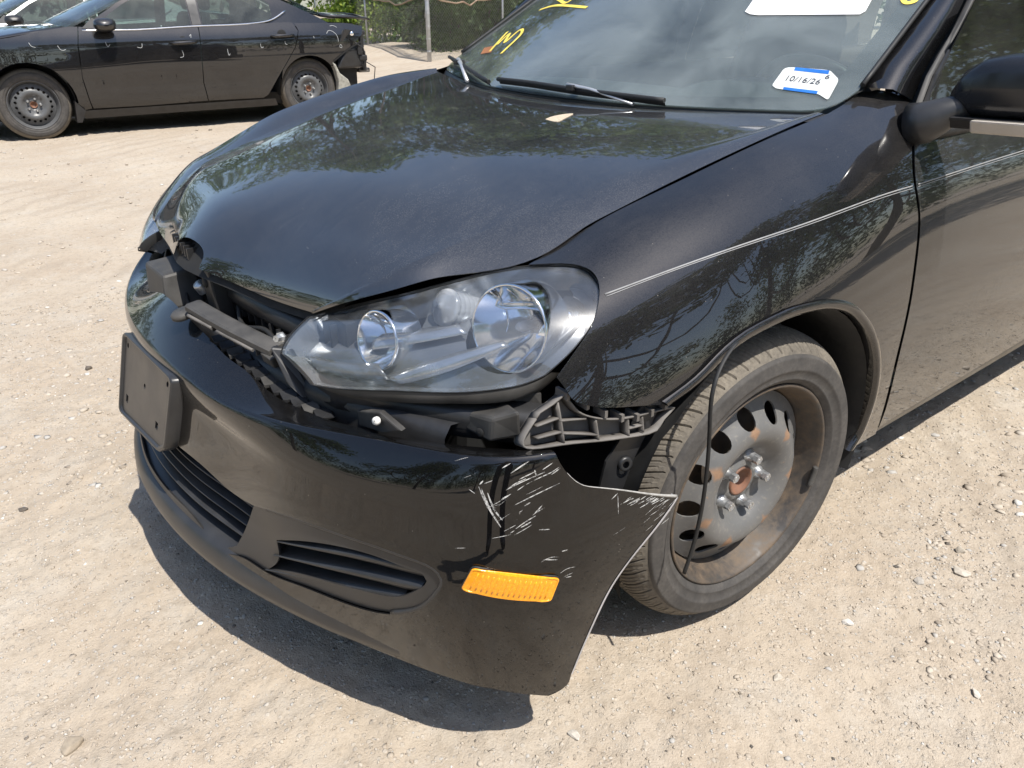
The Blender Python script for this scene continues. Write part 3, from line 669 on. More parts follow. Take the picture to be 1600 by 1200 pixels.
# hood with the emblem notch in its front edge
no = [(-1, 10), (-1, 0)]
front = [(s, 0) for s in np.linspace(-1, -.155, 12)]
notch = [(-.15, .05), (-.148, .22), (-.10, .40), (-.02, .46), (.07, .44), (.13, .33), (.148, .18), (.15, .05)]
outer = [(-1, 10-.25*q) for q in range(40)]+front+[tuple(p) for p in spline_pts(notch, 22)]+[(s, 0) for s in np.linspace(.155, 1, 12)]+[(1, .25*q) for q in range(1, 41)]+[(s, 10) for s in np.linspace(.9, -.9, 19)]
wing = [(q*.2, 0) for q in range(51)]+[(10, .5)]+[(10-q*.2, .972) for q in range(51)]
hood = trims('hood', [(HM, outer, []), (WL, wing, []), (WR, wing, [])], M['paint'], car, h=.014, thick=.002)
mb = MB()
ribbon(mb, HM, B['dustsplat'][0]+B['dustsplat'][0][:1], .012)
trim('bird_dropping', HM, cat_curve([B['dustsplat'][0]+B['dustsplat'][0][:1]]), M['splat'], car, h=.006, off=.0012, thick=.001)
# underside frame of the hood
u = MB(); G = []
for s in np.linspace(-.98, .98, 15):
    vs = np.linspace(.05, 9.9, 16); p = HM(np.full(16, s), vs)-np.array([0, 0, .022]); G.append(p)
u.grid(G); u.build('hood_inner_panel', M['dark'], car)

# wings and doors
fl = cat_curve(B['fender'], 6)
trim('fender', SS, fl, M['paint_side'], car, h=.013)
fr = cat_curve([B['fender'][0]]+B['fender'][1:], 4)
trim('fender', SSR, fr, M['paint_side'], car, h=.025)
dl = cat_curve(B['door'], 6)
trim('door', SS, dl, M['paint_door'], car, h=.016, thick=.002)
trim('door', mirror(SS), dl, M['paint_side'], car, h=.05)
mb = MB(); ribbon(mb, SS, B['pin1'][0], .0024, n=60); mb.build('pinstripe', M['pin'], car, thick=-.0003)
mb = MB(); ribbon(mb, SS, B['pin2'][0], .0013, n=60); mb.build('pinstripe', M['pin'], car, thick=-.0003)
mb = MB(); ribbon(mb, SS, B['dpin1'][0], .0024, n=60); mb.build('pinstripe', M['pin'], car, thick=-.0003)
mb = MB(); ribbon(mb, SS, B['dpin2'][0], .0013, n=60); mb.build('pinstripe', M['pin'], car, thick=-.0003)
# rolled arch lip
ar = spline_pts(np.array(B['fender'][5]), 70)
P = SS(ar[:, 0], ar[:, 1]); N = SS.normal(ar[:, 0], ar[:, 1]); cen = np.array([0.0, 0, .33])
rad = P-cen; rad[:, 1] = 0; rad /= np.linalg.norm(rad, axis=1)[:, None]
mb = MB(); mb.grid([P+N*.001+rad*.014, P+N*.0052+rad*.010, P+N*.0060+rad*.002, P+N*.0035-rad*.004, P-N*.008-rad*.005, P-N*.030-rad*.002])
mb.build('arch_lip', M['paint_side'], car)
# sills
for sgn in (1, -1):
    pr = [(.800, .330), (.836, .300), (.842, .285), (.836, .262), (.815, .235), (.800, .205), (.770, .195), (.70, .20)]
    G = [[(x, sgn*(y-.004*(x < -.36)), z) for y, z in pr] for x in np.linspace(-.335, -2.2, 20)]
    MB().grid(G).build('sill', M['trim'], car)
# rear side, roof, hatch
qr = [(1.57, .6), (1.51, 3.27), (2.20, 3.27)]+[(2.578-.345*math.cos(g), 3.6-(.33+.345*math.sin(g)-.2)/.25*1.0) for g in np.linspace(0, math.pi, 24)]+[(2.95, 3.2), (3.2, 2.9), (3.2, .2), (2.6, .35), (2.0, .55)]
zmap = lambda z: np.interp(-z, [-1.0, -.972, -.93, -.86, -.69, -.45, -.2], [0, .3, .6, 1, 1.6, 2.6, 3.6])
qr = [(1.57, .6), (1.51, 3.27), (2.22, 3.27)]+[(2.578-.345*math.cos(g), float(zmap(.33+.345*math.sin(g)))) for g in np.linspace(.05, math.pi-.05, 24)]+[(2.95, 3.2), (3.2, 2.9), (3.2, .3), (2.6, .4), (2.0, .55)]
for S_ in (SS, mirror(SS)): trim('rear_quarter', S_, qr, M['paint_side'], car, h=.05)
def rail(x): return np.interp(-x, [1.07, 1.3, 1.9, 2.6, 3.0, 3.2], [.578, .595, .60, .575, .54, .52]), np.interp(-x, [1.07, 1.3, 1.9, 2.6, 2.95, 3.2], [1.422, 1.445, 1.45, 1.40, 1.33, 1.05])
G = []
for x in np.linspace(-1.07, -2.85, 16):
    yr, zr = rail(x); G.append([(x-.02*(1-(s*s))*0, yr*s, zr+.045*(1-s*s)) for s in np.linspace(-1, 1, 13)])
MB().grid(G).build('roof', M['paint'], car, thick=.003)
G = []
for t_ in np.linspace(0, 1, 10):
    x = -2.85-.42*t_**.7; hw = .545+.16*t_; z = 1.345-.85*t_
    G.append([(x+.08*s*s, hw*s, z) for s in np.linspace(-1, 1, 11)])
MB().grid(G[:5]).build('rear_window', M['bgglass'], car, thick=.003)
MB().grid(G[4:]).build('tailgate', M['paint'], car, thick=.003)
MB().hexa([(-3.30, -.70, .25), (-3.05, -.78, .25), (-3.05, .78, .25), (-3.30, .70, .25)], [(-3.32, -.70, .52), (-3.05, -.80, .52), (-3.05, .80, .52), (-3.32, .70, .52)]).build('rear_bumper', M['paint'], car, bevel=.04)
# pillars and side windows
tt = np.linspace(.09, 1, 14)
E1 = GS(np.full(14, 1.04), tt)
E2p = spline_pts([(-.494, .752, .996), (-.512, .748, 1.024), (-.554, .740, 1.066), (-.623, .730, 1.117), (-.689, .717, 1.175), (-.90, .662, 1.31), (-1.10, .602, 1.405)], 14)
E3p = spline_pts([(-.434, .800, .934), (-.454, .790, .986), (-.501, .775, 1.038), (-.575, .760, 1.087), (-.697, .735, 1.175), (-.92, .678, 1.31), (-1.13, .615, 1.395)], 14)
for sgn in (1, -1):
    f = np.array([1, sgn, 1]); md = (E1+E2p)/2+np.array([.012, .012, .010])
    MB().grid([E1*f+np.array([0, 0, -.01]), E1*f, md*f, E2p*f, (E2p-np.array([0, .02, 0]))*f]).build('windscreen_pillar', M['paint_side'], car)
    md2 = (E2p+E3p)/2+np.array([0, .006, .002])
    MB().grid([(E2p+np.array([-.004, .003, -.004]))*f, md2*f, E3p*f, (E3p-np.array([.0, .012, 0]))*f]).build('window_frame', M['dusty'], car)
    W_ = [(-.50, .792, .950), (-.60, .752, 1.085), (-.72, .727, 1.175), (-.94, .672, 1.31), (-1.14, .612, 1.385), (-1.55, .612, 1.41), (-1.55, .80, .945)]
    W_ = [np.array(p) for p in W_]
    Sg = Surf(np.array([[(x, .806, .940) for x in (-.4, -1.6, -2.2, -3.0)], [(x, .735, 1.17) for x in (-.4, -1.6, -2.2, -3.0)], [(x, y, 1.41) for x, y in ((-.4, .61), (-1.6, .612), (-2.2, .605), (-3.0, .565))]])*f, ku=[.4, 1.6, 2.2, 3.0], kv=[.94, 1.17, 1.41], flip=sgn < 0)
    trim('side_window', Sg, [(.44, .945), (.50, 1.02), (.585, 1.09), (.71, 1.18), (.93, 1.31), (1.13, 1.39), (1.53, 1.405), (1.53, .945)], M['sideglass'], car, h=.05, thick=.003)
    trim('centre_pillar', Sg, [(1.53, .945), (1.53, 1.405), (1.62, 1.405), (1.62, .945)], M['trim'], car, h=.05, off=.002)
    trim('side_window', Sg, [(1.62, .945), (1.62, 1.405), (2.2, 1.38), (2.45, 1.25), (2.5, .965)], M['sideglass'], car, h=.05, thick=.003)
    trim('rear_pillar', Sg, [(2.5, .945), (2.45, 1.25), (2.2, 1.38), (2.3, 1.43), (2.95, 1.36), (3.1, .98)], M['paint'], car, h=.05)
    tri = [np.array(p) for p in [(-.576, .763, 1.087), (-.580, .782, 1.027), (-.580, .802, .945), (-.440, .802, .938), (-.470, .792, .99), (-.52, .777, 1.045)]]
    MB().prism([p*f for p in tri], np.array([0, -.008, 0])*f).build('mirror_sail', M['trim'], car)
    # door mirror: arm and housing, indicator lamp below
    if sgn < 0: continue
    ym = lambda p: [np.array(q)*f for q in p]
    arm = MB(); arm.tube(ym([(-.450, .780, .955), (-.452, .806, .962), (-.458, .828, .976), (-.470, .846, .988), (-.482, .868, .996)]), [.042, .040, .034, .027, .022], 18, up=(1, 0, 0)); mr = arm.build('mirror_arm', M['trim'], car)
    H = []
    for yy, z0, z1, dx in ((.822, .985, 1.005, .02), (.832, .980, 1.030, .045), (.850, .977, 1.062, .066), (.880, .976, 1.082, .078), (.92, .976, 1.090, .084), (.97, .978, 1.092, .084), (1.01, .984, 1.086, .074), (1.035, .997, 1.066, .05), (1.042, 1.015, 1.045, .02)):
        ring = []
        for g in np.linspace(0, 2*math.pi, 25)[:-1]:
            cx, cz = math.cos(g), math.sin(g); ex = .62
            X = -.505+(yy-.83)*-.10+dx*.78*math.copysign(abs(cx)**ex, cx); Z = (z0+z1)/2+(z1-z0)/2*math.copysign(abs(cz)**ex, cz)
            if X < -.52-(yy-.83)*.1: X = -.52-(yy-.83)*.1
            ring.append((X, yy*sgn, Z))
        H.append(ring+ring[:1])
    MB().grid(H).build('mirror_housing', M['satin'], car)
    lowr = MB(); lowr.hexa(ym([(-.450, .84, .957), (-.515, .84, .957), (-.530, 1.02, .960), (-.470, 1.02, .960)]), ym([(-.436, .84, .979), (-.52, .84, .979), (-.535, 1.03, .982), (-.455, 1.03, .982)])); lowr.build('mirror_base', M['plastic'], car, bevel=.006)
    MB().hexa(ym([(-.440, .895, .954), (-.46, .895, .954), (-.475, 1.018, .957), (-.450, 1.018, .957)]), ym([(-.426, .895, .978), (-.46, .895, .978), (-.475, 1.026, .981), (-.438, 1.026, .981)])).build('mirror_indicator', M['indicator'], car, bevel=.004)
# windscreen with black border, wipers, cowl
gl = round_poly([(-1.0, .0), (1.0, .0), (.99, .985), (-.99, .985)], .04)
gl = [(s, 0) for s in np.linspace(-.93, .93, 24)]+[tuple(p) for p in spline_pts([(.93, 0), (.99, .015), (1.03, .08)], 6)[1:]]+[(1.03, v) for v in np.linspace(.12, .98, 14)]+[(s, .98) for s in np.linspace(.9, -.9, 14)]+[(-1.03, v) for v in np.linspace(.98, .08, 14)]+[tuple(p) for p in spline_pts([(-1.03, .08), (-.99, .015), (-.93, 0)], 6)[1:-1]]
trim('windscreen', GS, gl, M['glass'], car, h=.03, thick=.003)
bd = [[(s, 0) for s in np.linspace(-.96, .96, 24)], [(s, .048+.03*s**8) for s in np.linspace(.94, -.94, 24)]]
trim('windscreen_border', off_surf(GS, -.006), bd[0]+bd[1], M['dark'], car, h=.02, thick=.001)
for sgn in (1, -1):
    trim('windscreen_border', off_surf(GS, -.006), [(sgn*.99, .03), (sgn*1.04, .09), (sgn*1.05, .98), (sgn*.965, .98), (sgn*.955, .13), (sgn*.93, .06), (sgn*.90, .045), (sgn*.9, .02)][::sgn], M['dark'], car, h=.02, thick=.001)
    mb = MB(); e = GS(np.full(20, sgn*1.034), np.linspace(.09, .98, 20))+np.array([0, 0, .004]); mb.tube(e, .0055, 6); mb.build('windscreen_seal', M['rubber'], car)
cw = MB(); cw.grid([HM(np.linspace(-1, 1, 30), np.full(30, 9.97))-np.array([.0, 0, .012]), (HM(np.linspace(-1, 1, 30), np.full(30, 10.0))+GS(np.linspace(-1, 1, 30), np.zeros(30)))/2-np.array([0, 0, .030]), GS(np.linspace(-1, 1, 30), np.full(30, .005))-np.array([0, 0, .008])])
cw.build('cowl_panel', M['plastic'], car)
def wiper(path, knuckle, armend):
    b = MB(); c = spline_pts(np.array(path), 24); P = GS(c[:, 0], c[:, 1]); N = GS.normal(c[:, 0], c[:, 1])
    b.tube(P+N*.016, .0055, 8, up=(0, 0, 1)); b.strip(P+N*.002, P+N*.014)
    w_ = b.build('wiper_blade', M['rubber'], car)
    k = GS(*knuckle)[0]+GS.normal(*knuckle)[0]*.024; a = GS(*armend)[0]+np.array([.0, 0, .004])
    m2 = MB(); m2.tube([k+(k-a)/np.linalg.norm(k-a)*.02, k, k*.7+a*.3+np.array([0, 0, .004]), a], [.006, .008, .006, .006], 8, flat=.6, up=(0, 0, 1)); m2.build('wiper_arm', M['silver'], car)
    m3 = MB(); m3.box(k-(0, 0, .004), (.03, .022, .014)); m3.build('wiper_clip', M['plastic'], car, bevel=.003)
wiper(B['wiperL'][0], (.18, .012), (.44, -.012))
wiper(B['wiperR'][0], (-.76, .038), (-.53, -.012))
# stickers and marker writing on the glass
st = cat_curve(B['sticker'], 3)
trim('inspection_sticker', GS, round_poly([s[0] for s in B['sticker']], .18, 4), M['sticker'], car, h=.01, off=.0012, thick=.0006)
for k in ('stickb1', 'stickb2'): trim('sticker_band', GS, B[k][0], M['blue'], car, h=.01, off=.0018, thick=.0004)
def text_on(S, a, b, c, body, mat, name, fill=.92):
    p, q, r = [S(*x)[0] for x in (a, b, c)]; n = S.normal(*a)[0]; ex = (q-p)/np.linalg.norm(q-p); n = n-ex*(n @ ex); n /= np.linalg.norm(n); ey = np.cross(n, ex)
    hgt = abs((r-p) @ ey)
    o = text_mesh(name, body, 1.0, mat, car, Matrix.Identity(4)); me = o.data
    co = np.array([v.co for v in me.vertices]); x0, x1 = co[:, 0].min(), co[:, 0].max(); y0, y1 = co[:, 1].min(), co[:, 1].max()
    sx = np.linalg.norm(q-p)*fill/(x1-x0); sy = hgt/(y1-y0)
    for v in me.vertices: v.co = tuple(p+n*(.0024+v.co.z*.1)+ex*((v.co.x-x0)*sx)+ey*((v.co.y-y0)*sy))
    return o
s_ = B['sticktxt'][0]; text_on(GS, s_[0], s_[1], s_[2], '10/16/26', M['ink'], 'sticker_text')
s_ = B['stick6'][0]; text_on(GS, s_[0], s_[1], s_[2], '6', M['ink'], 'sticker_text')
trim('window_paper', GS, B['paper'][0], M['paper'], car, h=.03, off=.0016, thick=.0006)
for p_ in B['wax']:
    mb = MB(); ribbon(mb, GS, p_, .011, .0012, taper=False); mb.build('marker_stroke', M['wax'], car)
trim('brown_sticker', GS, B['brown'][0], M['brownpaper'], car, h=.01, off=.0012, thick=.0006)
# cabin: dashboard with instrument hood, steering wheel, seats, mirror
G = []
for x, z in ((-.16, .925), (-.30, .950), (-.45, .962), (-.60, .962), (-.70, .945), (-.74, .90), (-.74, .72)):
    G.append([(x-(0.17*(y/.66)**2 if x > -.4 else .02*(y/.66)**2), y, z+(.045*math.exp(-((y-.36)/.17)**4) if -.65 < x < -.4 else 0)-.02*abs(y/.66)**3) for y in np.linspace(-.66, .66, 34)])
MB().grid(G).build('dashboard', M['dash'], car, thick=.01)
sw = MB(); c0 = np.array([-.78, .37, .885]); ax = np.array([-.86, 0, .5]); ax /= np.linalg.norm(ax); e1 = np.array([0, 1, 0]); e2 = np.cross(ax, e1)
ring = [c0+.185*(math.cos(g)*e1+math.sin(g)*e2) for g in np.linspace(0, 2*math.pi, 49)]
sw.tube(ring, .015, 10, cap=False)
for g in (0, math.pi, -math.pi/2): sw.tube([c0+ax*-.01, c0+.18*(math.cos(g)*e1+math.sin(g)*e2)], [.03, .014], 8)
sw.lathe([(.001, .03), (.05, .025), (.065, 0), (.05, -.03)], o=c0, axis=ax, seg=20); sw.build('steering_wheel', M['plastic'], car)
for y in (.37, -.37):
    s = MB()
    bk = [(-1.62, .62), (-1.70, .90), (-1.76, 1.10), (-1.78, 1.20)]; hw = [.23, .25, .22, .17]
    G = []
    for (x, z), w_ in zip(bk, hw):
        G.append([(x+.06*math.cos(g)+(.02 if abs(math.sin(g)) > .8 else 0), y+w_*math.sin(g), z) for g in np.linspace(0, 2*math.pi, 17)])
    s.grid(G); s.add([G[-1][i] for i in range(16)], [tuple(range(16))])
    s.tube([(-1.78, y, 1.18), (-1.78, y, 1.26)], .06, 8); s.tube([(-1.785, y-.11, 1.30), (-1.78, y, 1.305), (-1.785, y+.11, 1.30)], [.05, .065, .05], 10)
    s.hexa([(-1.20, y-.24, .45), (-1.68, y-.24, .45), (-1.68, y+.24, .45), (-1.20, y+.24, .45)], [(-1.18, y-.25, .62), (-1.68, y-.25, .58), (-1.68, y+.25, .58), (-1.18, y+.25, .62)])
    s.build('front_seat', M['fabric'], car)
MB().box((-.99, 0, 1.36), (.025, .22, .06)).build('rear_view_mirror', M['plastic'], car, bevel=.012)
for sgn in (1, -1):
    MB().tube([(x, sgn*(.799 if x > -2.0 else .799-.02*(-2.0-x)), .936) for x in np.linspace(-.45, -2.5, 12)], .013, 8).build('belt_seal', M['rubber'], car)
    MB().hexa([(-.44, sgn*.70, .34), (-2.25, sgn*.70, .34), (-2.25, sgn*.76, .34), (-.44, sgn*.76, .34)], [(-.50, sgn*.755, .955), (-2.45, sgn*.745, .955), (-2.45, sgn*.785, .945), (-.50, sgn*.785, .945)]).build('door_card', M['fabric'], car)
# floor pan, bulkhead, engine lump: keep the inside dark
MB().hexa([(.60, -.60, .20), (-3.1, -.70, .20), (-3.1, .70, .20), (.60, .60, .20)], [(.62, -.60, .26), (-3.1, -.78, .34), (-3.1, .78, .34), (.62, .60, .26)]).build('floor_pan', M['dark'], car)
MB().hexa([(.83, -.40, .215), (.56, -.68, .215), (.56, .68, .215), (.83, .40, .215)], [(.83, -.40, .225), (.56, -.68, .225), (.56, .68, .225), (.83, .40, .225)]).build('undertray', M['dark'], car)  # added below the open nose to stop sun leaking through
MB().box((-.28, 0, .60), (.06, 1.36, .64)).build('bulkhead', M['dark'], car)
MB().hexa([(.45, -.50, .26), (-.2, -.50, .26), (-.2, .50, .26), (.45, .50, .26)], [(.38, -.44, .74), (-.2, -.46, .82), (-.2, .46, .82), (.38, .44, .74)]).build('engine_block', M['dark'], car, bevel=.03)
# wheels and arch liners
make_wheel(car, (-.004, .844, .316), -.0613)
wt = MB(); wt.hexa([(-.183, .003, -.060), (-.190, .003, -.010), (-.196, .003, -.012), (-.189, .003, -.062)], [(-.184, .010, -.058), (-.191, .010, -.012), (-.196, .010, -.013), (-.189, .010, -.060)]) if False else wt.tube([(-.207*math.cos(g), .004, -.207*math.sin(g)) for g in np.linspace(.12, .34, 8)], .0065, 8)
wt.build('balance_weight', M['dusty'], bpy.data.objects['wheel'], bevel=.002)
w2 = make_wheel(car, (-.004, -.844, .316), math.pi-.0613, detail=False)
for yy, rz in ((.845, 0), (-.845, math.pi)): make_wheel(car, (-2.578, yy, .316), rz, detail=False)
for xc, a0, a1 in ((0.01, -12, 196), (-2.578, 0, 180)):
    for sgn in (1, -1):
        G = []
        for g in np.radians(np.linspace(a0, a1, 40)):
            r_ = .352 if abs(math.degrees(g)-35) > 1e9 else .352
            rr = r_+(.012 if xc > -1 and math.degrees(g) < 40 else 0)
            G.append([(xc+rr*math.cos(g), sgn*y, .335+rr*math.sin(g)) for y in (.56, .60, .70, .80, .846)]+[(xc+(rr+.012)*math.cos(g), sgn*.868, .335+(rr+.012)*math.sin(g))])
        G2 = [[(p[0]*.2+xc*.8, sgn*.555, p[2]*.2+.335*.8) for p in (r[0],)][0] for r in G]
        mb = MB(); mb.grid(G); mb.strip([r[0] for r in G], G2); mb.build('arch_liner', M['dark'], car)
# liner flange with a push-in fastener beside the tyre
lf = MB(); lf.prism([(.300, .846, .600), (.345, .842, .520), (.372, .838, .44), (.42, .832, .44), (.40, .834, .53), (.335, .842, .615)], (0, -.004, 0)); lf.build('liner_flange', M['plastic'], car)
MB().lathe([(.006, .004), (.009, .0045), (.012, .004), (.013, 0)], o=(.366, .842, .517), axis=(.25, .95, .1), seg=20).build('liner_fastener', M['plastic'], car)

# ================================================================ bumper
end = [list(map(tuple, s)) for s in B['bump_end']]; top = B['bump_top'][0]
ue = end[2][-1]
mid_u = 1.29
lt = [(s, v) for s, v in top]
left = cat_curve([[(mid_u, .0), (1.42, .002), (1.52, .004)]+top[:3], top[2:], end[0], end[1], end[2]], 4)
botl = [(u_, float(np.interp(u_, [2.0, 2.12, 2.2, 2.29], [.487, .487, .500, .540]))) for u_ in np.linspace(ue[0]-.02, mid_u, 30)]
right_top = [(2*mid_u-u_, v) for u_, v in [(mid_u, .0), (1.42, .002), (1.62, .0), (1.74, .0), (1.85, .0), (2.0, -.005), (2.2, .0), (2.30, .06), (2.52, .11)]]
right = [(2*mid_u-2.52, .53)]+[(2*mid_u-u_, .487) for u_ in np.linspace(2.4, mid_u+.03, 30)][0:]
outer = list(map(tuple, left))+botl+list(reversed([(2*mid_u-u_, .487) for u_ in np.linspace(mid_u+.03, 2.40, 30)]))[::-1]+[(2*mid_u-2.52, .26), (2*mid_u-2.52, .13)]+[tuple(p) for p in spline_pts(list(reversed(right_top)), 40)]
insl = B['insert']
ins_r = [(2*mid_u-u_, v) for u_, v in reversed([p for s in insl for p in s])]
il = [p for s in insl[:3] for p in s]
il = cat_curve([insl[0], insl[1]+insl[2][1:]+insl[3][1:]+[(1.60, .442), (1.50, .438), (mid_u, .438)]], 5)
ir = [(2*mid_u-u_, v) for u_, v in il[::-1]]
ins = [tuple(p) for p in il]+[(2*mid_u-1.50, .438)]+[tuple(p) for p in ir if p[0] < 2*mid_u-1.55]
seen = []; 
for p in ins:
    if not seen or abs(p[0]-seen[-1][0])+abs(p[1]-seen[-1][1]) > 1e-4: seen.append(p)
ins = seen
bump = trim('bumper_cover', BS, outer, M['paint_bumper'], car, [ins], h=.012, thick=.0028)
mk = round_poly([s[0] for s in B['marker']], .10, 5)
BI = off_surf(BS, -.005)
grl = B['grille']
gl_l = cat_curve([grl[0], grl[1], grl[2]+[(mid_u, .416)]], 5)
gr = [tuple(p) for p in gl_l]+[(2*mid_u-u_, v) for u_, v in gl_l[::-1][1:]]
fs_ = B['fogslot']; fog = cat_curve([fs_[0]+fs_[1][1:]+fs_[2][1:], fs_[3]], 5); fogr = np.array([(2*mid_u-u_, v) for u_, v in fog[::-1]])
insert = trim('bumper_insert', BI, [((u_-mid_u)*.9985+mid_u, v) for u_, v in ins], M['trim'], car, [gr, fog, fogr], h=.012, thick=.004)
# slats of the lower grille
for q in range(4):
    v0 = .318+.0255*q; ue_ = .412-.52*(v0-.307)
    us = np.linspace(mid_u-ue_, mid_u+ue_, 44)
    mb = MB(); A = BS(us, np.full(44, v0)); N = BS.normal(us, np.full(44, v0)); Nh = N*np.array([1, 1, 0])
    mb.grid([A-Nh*.050-np.array([0, 0, .002]), A-Nh*.016-np.array([0, 0, .001]), A-Nh*.014-np.array([0, 0, .0025]), A-Nh*.016-np.array([0, 0, .004]), A-Nh*.050-np.array([0, 0, .006])])
    mb.build('grille_slat', M['trim'], insert)
us = np.linspace(mid_u-.47, mid_u+.47, 40); A0 = BS(us, np.full(40, .25)); A1 = BS(us, np.full(40, .45))
MB().strip(A0-np.array([.065, 0, 0]), A1-np.array([.055, 0, 0])).build('grille_backing', M['dark'], insert)
for q in range(3):          # fog lamp blank: three tapering blades
    a, m_, b = np.array([[(1.785, .338), (1.962, .283), (2.103, .264)], [(1.766, .376), (1.957, .320), (2.093, .297)], [(1.741, .418), (1.922, .365), (2.058, .331)]])[q]
    for sgn in (1, -1):
        c = spline_pts([a, m_, b], 24)
        if sgn < 0: c[:, 0] = 2*mid_u-c[:, 0]
        P = BS(c[:, 0], c[:, 1]); N = BS.normal(c[:, 0], c[:, 1]); N[:, 2] = 0
        k = np.linspace(.0, 1, 24)[:, None]**.6; Z = np.array([0, 0, 1.])
        mb = MB(); mb.grid([P-N*.045+Z*.002, P-N*(.004+.004*k)+Z*.002*k, P-N*(.001+.006*k)-Z*.004*k, P-N*(.006+.004*k)-Z*.013*k, P-N*.045-Z*.018*k]); mb.build('fog_blade', M['trim'], insert)
for sgn in (1, -1):
    us = np.linspace(1.70, 2.12, 20); us = us if sgn > 0 else 2*mid_u-us
    MB().strip(BS(us, np.full(20, .255))-BS.normal(us, np.full(20, .35))*.05, BS(us, np.full(20, .44))-BS.normal(us, np.full(20, .35))*.05).build('fog_backing', M['dark'], insert)
    # raised rim round the fog blank
rim_c = cat_curve([insl[1], insl[2]], 6); rim_c = spline_pts(rim_c[3:], 50)
P = BS(rim_c[:, 0], rim_c[:, 1]); N = BS.normal(rim_c[:, 0], rim_c[:, 1]); MB().tube(P-N*.004, .0045, 8).build('insert_rim', M['trim'], insert)
# front lip
us = np.linspace(2*mid_u-2.20, 2.20, 90); base = BS(us, np.full(90, .472)); N = BS.normal(us, np.full(90, .45)); N[:, 2] = 0; N /= np.linalg.norm(N, axis=1)[:, None]
fade = np.clip((2.20-us)/.30, 0, 1)*np.clip((us-(2*mid_u-2.20))/.30, 0, 1); fade = fade[:, None]; Z = np.array([0, 0, 1.])
base[:, 2] = .218
mb = MB(); mb.grid([base-N*.060+Z*.044, base-N*.012+Z*.040, base+N*(-.004+.004*fade)+Z*.030, base+N*(-.006+.011*fade)+Z*.014, base+N*(-.006+.013*fade)+Z*.002, base+N*(-.008+.012*fade)-Z*.014, base-N*.014-Z*.028, base-N*.06-Z*.034])
mb.build('front_lip', M['trim'], car)
# licence plate bracket
PBS = Surf(np.array([[(.866, -.154, .541), (.857, .184, .558)], [(.912, -.164, .360), (.892, .122, .384)]]), flip=True)
pb_l = [(0, 0), (1, 0), (1.03, .84), (1.02, .92), (.92, 1.03), (.0, 1)]
ho = [np.array([(u_+.018*math.cos(g), v_+.036*math.sin(g)) for g in np.linspace(0, 2*math.pi, 11)[:-1]]) for u_, v_ in ((.09, .13), (.91, .13), (.50, .42))]
sq = [np.array([(u_-.026, v_-.055), (u_+.026, v_-.045), (u_+.026, v_+.055), (u_-.026, v_+.045)]) for u_, v_ in ((.14, .78), (.80, .76))]
pbo = trim('plate_bracket', PBS, round_poly(pb_l, .08, 4), M['trim'], car, ho+sq, h=.012, off=.006, thick=.004)
rp = round_poly(pb_l, .08, 4); rp = np.vstack([rp, rp[:1]]); P = PBS(rp[:, 0], rp[:, 1]); N = PBS.normal(rp[:, 0], rp[:, 1])
cc_ = PBS(.5, .5)[0]; ou = (P-cc_); ou /= np.linalg.norm(ou, axis=1)[:, None]
MB().grid([P+N*.006-ou*.010, P+N*.0105-ou*.007, P+N*.011, P+N*.008+ou*.003, P-N*.016+ou*.003]).build('bracket_rim', M['trim'], pbo)
# side marker
sm = trim('side_marker', BS, mk, M['amber'], car, [], h=.006, off=.006, thick=.008)
mc = np.array([s_[0] for s_ in B['marker']])
for q in range(15):
    t_ = .08+.06*q; a_ = mc[0]*(1-t_)+mc[1]*t_; b_ = mc[3]*(1-t_)+mc[2]*t_; mb = MB(); ribbon(mb, BS, [a_*.86+b_*.14, a_*.14+b_*.86], .0022, .0066); mb.build('marker_prism', M['amber'], sm, thick=.0008)
rm = np.vstack([mk, mk[:1]]); P = BS(rm[:, 0], rm[:, 1]); N = BS.normal(rm[:, 0], rm[:, 1]); MB().tube(P+N*.0055, .0018, 6, cap=False).build('marker_frame', M['amber'], sm); MB().tube(P+N*.0005+(P-P.mean(0))*.02, .0022, 6, cap=False).build('marker_seal', M['rubber'], sm)
# arch lip whose light is put into a pale colour, and torn edge
ar = spline_pts(np.array(end[1]), 40); P = BS(ar[:, 0], ar[:, 1]); N = BS.normal(ar[:, 0], ar[:, 1])
inw = np.array([0, 0, .33])-P; inw[:, 1] = 0; inw /= np.linalg.norm(inw, axis=1)[:, None]
wd = np.interp(np.linspace(0, 1, 40), [0, .1, .6, 1], [.006, .011, .010, .008])[:, None]
MB().grid([P+N*.0008-inw*.0005, P+N*.0008+inw*wd*.5, P-N*.003+inw*wd, P-N*.016+inw*wd]).build('bumper_arch_edge', M['edge'], bump)
tp = spline_pts(np.array(end[0]), 36)[8:]; P = BS(tp[:, 0], tp[:, 1]); N = BS.normal(tp[:, 0], tp[:, 1]); MB().tube(P-N*.001, np.interp(np.linspace(0, 1, len(P)), [0, .6, 1], [.0008, .0015, .0028]), 6).build('torn_edge', M['tornedge'], bump)
for i, s in enumerate(B['scratch']):
    mb = MB(); big = i in (0, 1, 2); ribbon(mb, BS, s, .0026 if big else (.0012+.0008*((i*7) % 5)/4), .0004, taper=True); mb.build('scratch', M['scratch'], bump)
rs = np.random.RandomState(21)
for i in range(26):
    c0_ = np.array([2.20, .16])+rs.randn(2)*np.array([.045, .030]) if i < 12 else np.array([2.47, .225])+rs.randn(2)*np.array([.03, .010])
    ln_ = rs.uniform(.006, .03); an_ = rs.uniform(-.5, -.1); mb = MB(); ribbon(mb, BS, [c0_, c0_+ln_*np.array([math.cos(an_), math.sin(an_)])], rs.uniform(.0005, .0012), .0004, taper=True); mb.build('scuff', M['scratch'], bump)
